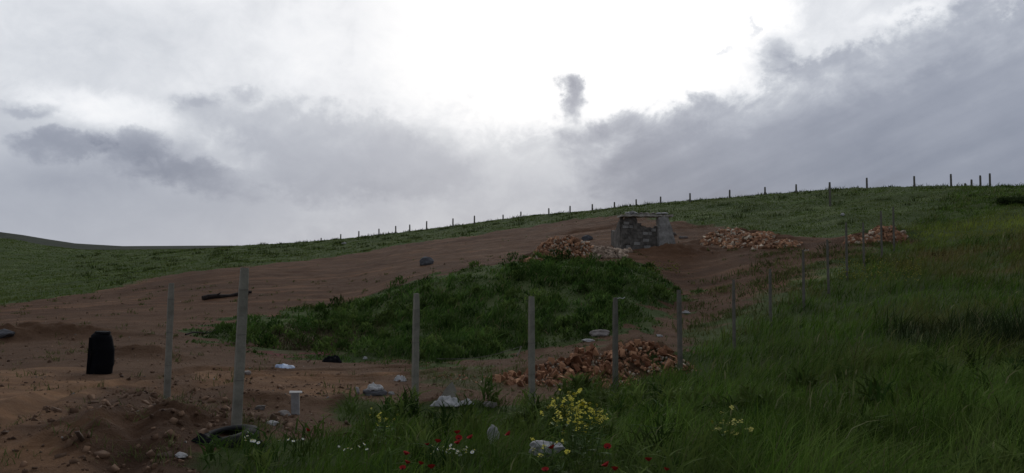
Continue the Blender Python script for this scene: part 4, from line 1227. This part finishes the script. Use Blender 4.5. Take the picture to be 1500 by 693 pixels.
def flower_plant(name, u, v_top, v_bot, Y, spread_px, n_heads, petal_mat, head_r, label, cat, seed, heads_px=None):
    rr = random.Random(seed)
    x = at_depth(u, v_bot, Y).x; z0 = h1(x, Y)
    r = empty(name, (x, Y, z0))
    sm, lm = bmesh.new(), bmesh.new()
    half = spread_px * Y / F
    zt = at_depth(u, v_top, Y).z - z0
    tips = []
    nst = max(6, n_heads // 5)
    for i in range(nst):
        a = rr.uniform(0, 2 * PI); f = math.sqrt(rr.uniform(0, 1))
        tx, ty = half * f * math.cos(a), half * 0.7 * f * math.sin(a)
        th = zt * rr.uniform(0.62, 1.0) * (1 - 0.15 * f)
        P = [(0.15 * tx, 0.15 * ty, -0.05), (0.45 * tx, 0.45 * ty, th * 0.4), (0.8 * tx, 0.8 * ty, th * 0.75), (tx, ty, th)]
        tube(sm, P, [0.006, 0.005, 0.004, 0.0025], 5)
        tips.append(Vector(P[3]))
        for b_ in range(4):
            q = Vector(P[2]).lerp(Vector(P[3]), rr.uniform(-0.4, 0.9))
            e = q + Vector((rr.uniform(-0.10, 0.10), rr.uniform(-0.08, 0.08), rr.uniform(0.02, 0.12)))
            tube(sm, [q, q.lerp(e, 0.5) + Vector((0, 0, 0.01)), e], [0.003, 0.0025, 0.002], 4); tips.append(e)
        for b_ in range(7):
            q = Vector(P[0]).lerp(Vector(P[1]), rr.uniform(0, 1)) if b_ < 3 else Vector(P[1]).lerp(Vector(P[2]), rr.uniform(0, 1))
            a2 = rr.uniform(0, 2 * PI); L_ = rr.uniform(0.06, 0.16) * (1.2 if b_ < 3 else 0.7)
            d = Vector((math.cos(a2), math.sin(a2), rr.uniform(-0.1, 0.7))) * L_; s = Vector((-math.sin(a2), math.cos(a2), 0)) * L_ * 0.2
            lm.faces.new([lm.verts.new(k_) for k_ in (q, q + d * 0.5 + s, q + d + Vector((0, 0, -0.02)), q + d * 0.5 - s)])
    obj('stems', sm, M_STEM, r); obj('leaves', lm, M_STEM, r)
    rr.shuffle(tips)
    protos = []
    for kx in range(4):
        bm = bmesh.new()
        for j in range(9):
            c = Vector((rr.gauss(0, head_r * 0.5), rr.gauss(0, head_r * 0.5), rr.gauss(0, head_r * 0.45)))
            petal_ring(bm, c, head_r * rr.uniform(0.3, 0.5), 4, rr.uniform(-0.3, 0.5), wid=0.8, tilt=rr.uniform(0, 2))
        me = bpy.data.meshes.new('flower_head'); bm.to_mesh(me); bm.free(); me.materials.append(petal_mat); protos.append(me)
    for tpt in tips[:n_heads]:
        o = bpy.data.objects.new('flower_head', rr.choice(protos)); COL.objects.link(o); o.parent = r
        o.location = tpt; o.rotation_euler = (rr.uniform(-.5, .5), rr.uniform(-.5, .5), rr.uniform(0, 6)); s = rr.uniform(0.7, 1.25); o.scale = (s, s, s)
    return tag(r, label, cat)
flower_plant('mustard_plant', 838, 570, 672, 7.6, 56, 70, M_YEL, 0.022, 'tall bushy mustard plant with many yellow flowers at the grass edge', 'mustard plant', 5)
flower_plant('mustard_plant', 866, 590, 676, 7.4, 32, 28, M_YEL, 0.021, 'mustard plant leaning against the right side of the tall bushy one', 'mustard plant', 15)
flower_plant('mustard_plant', 560, 592, 650, 8.6, 26, 14, M_YEL, 0.016, 'straggly yellow flowered mustard plant left of the tall pale post', 'mustard plant', 6)
flower_plant('mustard_plant', 808, 622, 690, 6.6, 18, 10, M_YEL, 0.016, 'small mustard plant at the lower left of the bushy one', 'mustard plant', 9)
flower_plant('wild_mustard', 1068, 586, 690, 6.9, 42, 24, M_CREAM, 0.018, 'loose plant with pale yellow flower heads amid tall grass on the right', 'wild flower', 7)
flower_plant('white_umbel', 880, 553, 600, 11.5, 14, 6, M_CREAM, 0.02, 'small cream flowered plant under the post amid the near heap', 'wild flower', 8) if False else None
# yellow patches uphill, too many tiny heads to count
def flower_patch(u0, u1, v0, v1, n_, c1, c2, label, up, sz):
    uu = RNG.uniform(u0, u1, n_); vv = RNG.uniform(v0, v1, n_)
    P = np.array([at(a_, b_)[:] for a_, b_ in zip(uu, vv)]); P[:, 2] += RNG.uniform(0.5, 1.1, n_) * up
    o = chunks_mesh('wild_flowers', P, RNG.uniform(0.6, 1.3, n_) * sz, vary(n_, c1, c2, 0.2), CH_RND, M_GRASS)
    return tag(o, label, 'wild flowers', kind='stuff')
flower_patch(948, 996, 392, 408, 90, (0.16, 0.15, 0.03), (0.26, 0.25, 0.06), 'yellow wild flowers on the top right shoulder of the weedy bank', 0.35, 0.06)
flower_patch(1225, 1350, 393, 425, 380, (0.17, 0.17, 0.03), (0.28, 0.26, 0.06), 'yellow green flowering weeds on the right slope behind the side fence', 0.5, 0.05)

# ------------------------------------------------------------------ shrubs on the upper slope
def shrub(u, v, r, hgt, label, seed, c1=(0.014, 0.026, 0.010), c2=(0.036, 0.048, 0.02)):
    p = at(u, v); rg = np.random.default_rng(seed)
    root = empty('shrub', (p.x, p.y, h1(p.x, p.y)))
    bm = bmesh.new(); rr = random.Random(seed); tips = []
    for i in range(14):
        a = rr.uniform(0, 6.28); f = rr.uniform(0.3, 0.95)
        e = Vector((r * f * math.cos(a), r * 0.7 * f * math.sin(a), hgt * rr.uniform(0.5, 0.95) * (1 - 0.3 * f)))
        tube(bm, [(0, 0, -0.1), e * 0.5 + Vector((0, 0, 0.05)), e], [0.03, 0.02, 0.008], 5); tips.append(e)
    obj('stems', bm, M_WOOD, root)
    n_ = 2600
    c = np.array([tips[i] for i in rg.integers(0, len(tips), n_)]) * rg.uniform(0.45, 1.05, n_)[:, None] + rg.normal(0, 1, (n_, 3)) * np.array([r * 0.18, r * 0.16, hgt * 0.14])
    c[:, 2] = np.maximum(c[:, 2], 0.03)
    d1 = rg.normal(0, 1, (n_, 3)); d1 /= np.linalg.norm(d1, axis=1)[:, None]
    d2 = np.cross(d1, rg.normal(0, 1, (n_, 3))); d2 /= np.linalg.norm(d2, axis=1)[:, None]
    L_ = rg.uniform(0.05, 0.11, n_)[:, None]
    V = np.stack([c - d1 * L_, c + d2 * L_ * 0.45, c + d1 * L_, c - d2 * L_ * 0.45], 1).reshape(-1, 3)
    f = rg.uniform(0, 1, n_)[:, None]; colr = np.repeat(np.array(c1) * (1 - f) + np.array(c2) * f, 4, 0)
    mesh_np('foliage', V, [np.arange(n_ * 4).reshape(-1, 4)], M_GRASS, colr, root)
    tag(root, label, 'shrub')
shrub(1490, 300, 1.5, 0.6, 'dark low shrub at the right edge just under the skyline', 71, (0.022, 0.040, 0.013), (0.055, 0.075, 0.025))

# ------------------------------------------------------------------ sky and light
SUN_U, SUN_V = 720, 20
sd = ray(SUN_U, SUN_V - 120); sd = sd / np.linalg.norm(sd)
SUN_AZ = math.atan2(sd[0], sd[1]); SUN_EL = math.asin(sd[2])
STR = 0.10
world = bpy.data.worlds.new('World'); sc.world = world; world.use_nodes = True
wt = world.node_tree; L = wt.links.new
for nd in list(wt.nodes): wt.nodes.remove(nd)
out = N(wt, 'ShaderNodeOutputWorld'); bg = N(wt, 'ShaderNodeBackground'); L(bg.outputs[0], out.inputs[0]); bg.inputs['Strength'].default_value = STR
sky = N(wt, 'ShaderNodeTexSky', sky_type='NISHITA'); sky.sun_disc = False
sky.sun_elevation = SUN_EL; sky.sun_rotation = SUN_AZ; sky.dust_density = 2.0
tc = N(wt, 'ShaderNodeTexCoord')
sep = N(wt, 'ShaderNodeSeparateXYZ'); L(tc.outputs['Generated'], sep.inputs[0])

def val(x):
    return x
def M2(op, a, b=None, c=None, clamp=False):
    n_ = N(wt, 'ShaderNodeMath', operation=op); n_.use_clamp = clamp
    for i, s in enumerate((a, b, c)):
        if s is None: continue
        if isinstance(s, (int, float)): n_.inputs[i].default_value = s
        else: L(s, n_.inputs[i])
    return n_.outputs[0]
az = M2('ARCTAN2', sep.outputs[0], sep.outputs[1])
el = M2('ARCSINE', sep.outputs[2])
def noise2(sx, sy, detail, rough, seed, dist=0.0):
    cmb = N(wt, 'ShaderNodeCombineXYZ'); L(M2('MULTIPLY', az, sx), cmb.inputs[0]); L(M2('MULTIPLY', el, sy), cmb.inputs[1]); cmb.inputs[2].default_value = seed
    n_ = N(wt, 'ShaderNodeTexNoise'); n_.inputs['Scale'].default_value = 1.0; n_.inputs['Detail'].default_value = detail; n_.inputs['Roughness'].default_value = rough
    n_.inputs['Distortion'].default_value = dist
    L(cmb.outputs[0], n_.inputs['Vector'])
    return M2('SUBTRACT', n_.outputs['Fac'], 0.5)
def noise_rot(ang, sx, sy, detail, rough, seed):
    c_, s_ = math.cos(ang), math.sin(ang)
    a_ = M2('ADD', M2('MULTIPLY', az, c_), M2('MULTIPLY', el, s_)); b_ = M2('ADD', M2('MULTIPLY', az, -s_), M2('MULTIPLY', el, c_))
    cmb = N(wt, 'ShaderNodeCombineXYZ'); L(M2('MULTIPLY', a_, sx), cmb.inputs[0]); L(M2('MULTIPLY', b_, sy), cmb.inputs[1]); cmb.inputs[2].default_value = seed
    n_ = N(wt, 'ShaderNodeTexNoise'); n_.inputs['Scale'].default_value = 1.0; n_.inputs['Detail'].default_value = detail; n_.inputs['Roughness'].default_value = rough
    L(cmb.outputs[0], n_.inputs['Vector'])
    return M2('SUBTRACT', n_.outputs['Fac'], 0.5)
def azel(u, v):
    d = ray(u, v); d = d / np.linalg.norm(d); return math.atan2(d[0], d[1]), math.asin(d[2])
def sm(a, b, x):      # smoothstep a..b
    n_ = N(wt, 'ShaderNodeMapRange', interpolation_type='SMOOTHSTEP')
    n_.inputs['From Min'].default_value = min(a, b); n_.inputs['From Max'].default_value = max(a, b)
    n_.inputs['To Min'].default_value = 0 if a < b else 1; n_.inputs['To Max'].default_value = 1 if a < b else 0
    L(x, n_.inputs['Value']); return n_.outputs[0]
def ell(u, v, ru, rv, rot=0.0, warp=None):
    """normalised distance from a cloud centre; rot in degrees, rising to the right"""
    a0, e0 = azel(u, v); ru, rv = ru / F, rv / F
    c_, s_ = math.cos(math.radians(rot)), math.sin(math.radians(rot))
    x = M2('SUBTRACT', az, a0); y = M2('SUBTRACT', el, e0)
    p = M2('MULTIPLY', M2('ADD', M2('MULTIPLY', x, c_), M2('MULTIPLY', y, s_)), 1 / ru)
    q = M2('MULTIPLY', M2('ADD', M2('MULTIPLY', x, -s_), M2('MULTIPLY', y, c_)), 1 / rv)
    r = M2('SQRT', M2('ADD', M2('MULTIPLY', p, p), M2('MULTIPLY', q, q)))
    return r
n_big = noise2(5, 8, 4, 0.55, 1.3)
n_mid = noise2(13, 18, 6, 0.6, 4.1, 0.4)
n_fine = noise2(34, 42, 8, 0.66, 7.7, 0.5)
n_str = noise_rot(0.38, 4, 26, 5, 0.5, 2.2)       # long diagonal bands
def madd(acc, x, k): return M2('MULTIPLY_ADD', x, k, acc)
wob = madd(madd(M2('MULTIPLY', n_big, 0.5), n_mid, 0.7), n_fine, 0.45)

# domain-warped coordinates for ragged cloud edges
wa = noise2(26, 30, 5, 0.6, 11.3); wb = noise2(26, 30, 5, 0.6, 17.9)
wc = noise2(85, 95, 6, 0.62, 23.1); wd = noise2(85, 95, 6, 0.62, 29.7)
az0, el0 = az, el
azw = M2('MULTIPLY_ADD', wc, 0.026, M2('MULTIPLY_ADD', wa, 0.10, az)); elw = M2('MULTIPLY_ADD', wd, 0.022, M2('MULTIPLY_ADD', wb, 0.07, el))
# soft field: C = 0 white glow ... 1 dark cloud
C0 = M2('ADD', 0.355, M2('MULTIPLY', n_big, 0.20)); C0 = madd(C0, n_mid, 0.20); C0 = madd(C0, n_fine, 0.08)
band = sm(azel(750, 120)[1], azel(750, 300)[1], madd(el, n_big, 0.15))       # greyer towards the ridge
C0 = madd(C0, band, 0.25)
glowr = madd(madd(ell(735, -60, 430, 246, -4), wob, 0.50), wc, 0.12)
glow_soft = sm(1.9, 0.5, glowr)
glow_hard = M2('MULTIPLY', sm(1.12, 0.72, glowr), sm(azel(450, 100)[0], azel(960, 100)[0], madd(az, n_big, 0.06)))
C0 = madd(C0, sm(1.0, 0.1, madd(ell(190, 172, 170, 36, -6), wob, 0.9)), -0.20)
C0 = madd(C0, sm(1.0, 0.1, madd(ell(335, 235, 80, 50, -35), wob, 0.9)), -0.14)
C0 = madd(C0, sm(1.2, 0.1, madd(ell(140, 60, 230, 60, 8), wob, 0.9)), 0.05)
C0 = madd(C0, sm(1.2, 0.2, madd(ell(60, 290, 300, 60, 0), wob, 0.8)), 0.06)
C0 = madd(C0, glow_soft, -0.075)
C0 = madd(C0, glow_hard, -0.44)
az, el = azw, elw
cb = sm(1.15, 0.70, madd(ell(480, 225, 220, 66, -6), wob, 0.9))
C0 = madd(C0, cb, 0.15)
# big dark bank on the right: below a rising edge
a0, e0 = azel(900, 165); a1, e1 = azel(1480, -8)
ln_ = math.hypot(a1 - a0, e1 - e0); nx_, ny_ = (e1 - e0) / ln_, -(a1 - a0) / ln_
dline = M2('ADD', M2('MULTIPLY', M2('SUBTRACT', az, a0), nx_), M2('MULTIPLY', M2('SUBTRACT', el, e0), ny_))
dline = madd(dline, n_mid, 0.10); dline = madd(dline, n_big, 0.08)
side = sm(azel(800, 200)[0], azel(960, 200)[0], madd(az, n_mid, 0.10))
back = sm(azel(2600, 200)[0], azel(2000, 200)[0], az0)
bank = M2('MULTIPLY', M2('MULTIPLY', sm(-0.008, 0.020, dline), side), back)
depth = M2('MULTIPLY', sm(0.0, 0.07, dline), sm(0.26, 0.10, dline))
C0 = madd(C0, bank, 0.22)
C0 = madd(C0, M2('MULTIPLY', bank, depth), 0.20)
C0 = madd(C0, M2('MULTIPLY', bank, n_str), 0.50)
def cloud(u, v, ru, rv, rot, k, soft=0.16, nz=0.9):
    """a ragged crown that melts away towards its foot"""
    global C0
    r = madd(ell(u, v, ru, rv, rot), n_fine, nz)
    foot = sm(azel(u, v + rv * 1.5)[1], azel(u, v - rv * 0.4)[1], el)
    core = sm(1.1, 0.2, r)
    C0 = madd(C0, M2('MULTIPLY', M2('MULTIPLY_ADD', sm(1 + soft, 1 - soft * 2.6, r), 0.6, M2('MULTIPLY', core, 0.4)), M2('MULTIPLY_ADD', foot, 0.65, 0.35)), k)
az = M2('MULTIPLY_ADD', azw, 0.55, M2('MULTIPLY', az0, 0.45)); el = M2('MULTIPLY_ADD', elw, 0.55, M2('MULTIPLY', el0, 0.45))
cloud(90, 212, 62, 22, 4, 0.36, 0.16, 0.8)
cloud(195, 212, 44, 26, 4, 0.32, 0.16, 0.8)
cloud(225, 242, 95, 28, -8, 0.20, 0.2)
cloud(300, 262, 85, 26, -12, 0.26, 0.18)
cloud(110, 262, 100, 34, 0, 0.12, 0.5)
cloud(45, 163, 38, 11, 8, 0.20, 0.4)
cloud(288, 153, 34, 18, 10, 0.22, 0.35)
cloud(358, 140, 26, 13, 20, 0.20, 0.4)
cloud(868, 198, 75, 24, 18, 0.26, 0.35)
cloud(1098, 42, 9, 16, -25, 0.40, 0.4)
cloud(1060, 75, 24, 9, 10, 0.40, 0.45)
cloud(1135, 85, 30, 42, 30, 0.28, 0.35)
cloud(1330, 16, 60, 14, 12, -0.16, 0.5)
cloud(832, 120, 31, 22, 6, 0.66, 0.35, 0.6)
cloud(836, 150, 25, 40, -10, 0.72, 0.35, 0.6)
az, el = az0, el0
# unseen sky overhead and behind darkened to dim the ground and camera-facing sides
C0 = madd(C0, sm(math.radians(26), math.radians(60), el), 0.16)
C0 = madd(C0, sm(math.radians(50), math.radians(110), M2('ABSOLUTE', az)), 0.46)
C0 = M2('MULTIPLY', C0, 1 / 1.3)
rampn = N(wt, 'ShaderNodeValToRGB'); L(C0, rampn.inputs[0])
stops = [(0.0, (2.2, 2.2, 2.2)), (0.05, (1.25, 1.25, 1.25)), (0.13, (0.99, 0.995, 1.01)), (0.28, (0.83, 0.85, 0.89)), (0.42, (0.61, 0.64, 0.695)), (0.60, (0.425, 0.455, 0.525)), (0.80, (0.31, 0.338, 0.412)), (1.0, (0.235, 0.262, 0.335)), (1.3, (0.13, 0.135, 0.16))]
stops = [(p / 1.3, c) for p, c in stops]
e = rampn.color_ramp.elements
while len(e) < len(stops): e.new(0.5)
for elx, (p, c) in zip(e, stops): elx.position = p; elx.color = (*c, 1)
sc10 = N(wt, 'ShaderNodeVectorMath', operation='SCALE'); L(rampn.outputs[0], sc10.inputs[0]); sc10.inputs['Scale'].default_value = 1 / STR
mixw = N(wt, 'ShaderNodeMix', data_type='RGBA'); mixw.inputs['Factor'].default_value = 0.97
L(sky.outputs[0], mixw.inputs['A']); L(sc10.outputs[0], mixw.inputs['B']); L(mixw.outputs['Result'], bg.inputs['Color'])

sun = bpy.data.lights.new('sun', 'SUN'); sun.energy = 0.5; sun.angle = math.radians(20); sun.color = (1.0, 0.97, 0.92)
so = bpy.data.objects.new('sun', sun); COL.objects.link(so)
so.rotation_euler = Vector((-math.sin(SUN_AZ) * math.cos(SUN_EL), -math.cos(SUN_AZ) * math.cos(SUN_EL), -math.sin(SUN_EL))).to_track_quat('-Z', 'Y').to_euler()

cam = bpy.data.cameras.new('camera'); co = bpy.data.objects.new('camera', cam); COL.objects.link(co)
cam.sensor_width = 36.0; cam.lens = 36.0 * F / IW; cam.clip_start = 0.1; cam.clip_end = 6000
co.location = (0, 0, EYE); co.rotation_euler = (PI / 2 + PITCH, 0, 0)
sc.camera = co
sc.view_settings.view_transform = 'Standard'; sc.view_settings.look = 'None'; sc.view_settings.exposure = 0; sc.view_settings.gamma = 1
sc.render.engine = 'CYCLES'
sc.cycles.max_bounces = 5; sc.cycles.diffuse_bounces = 3; sc.cycles.use_denoising = True
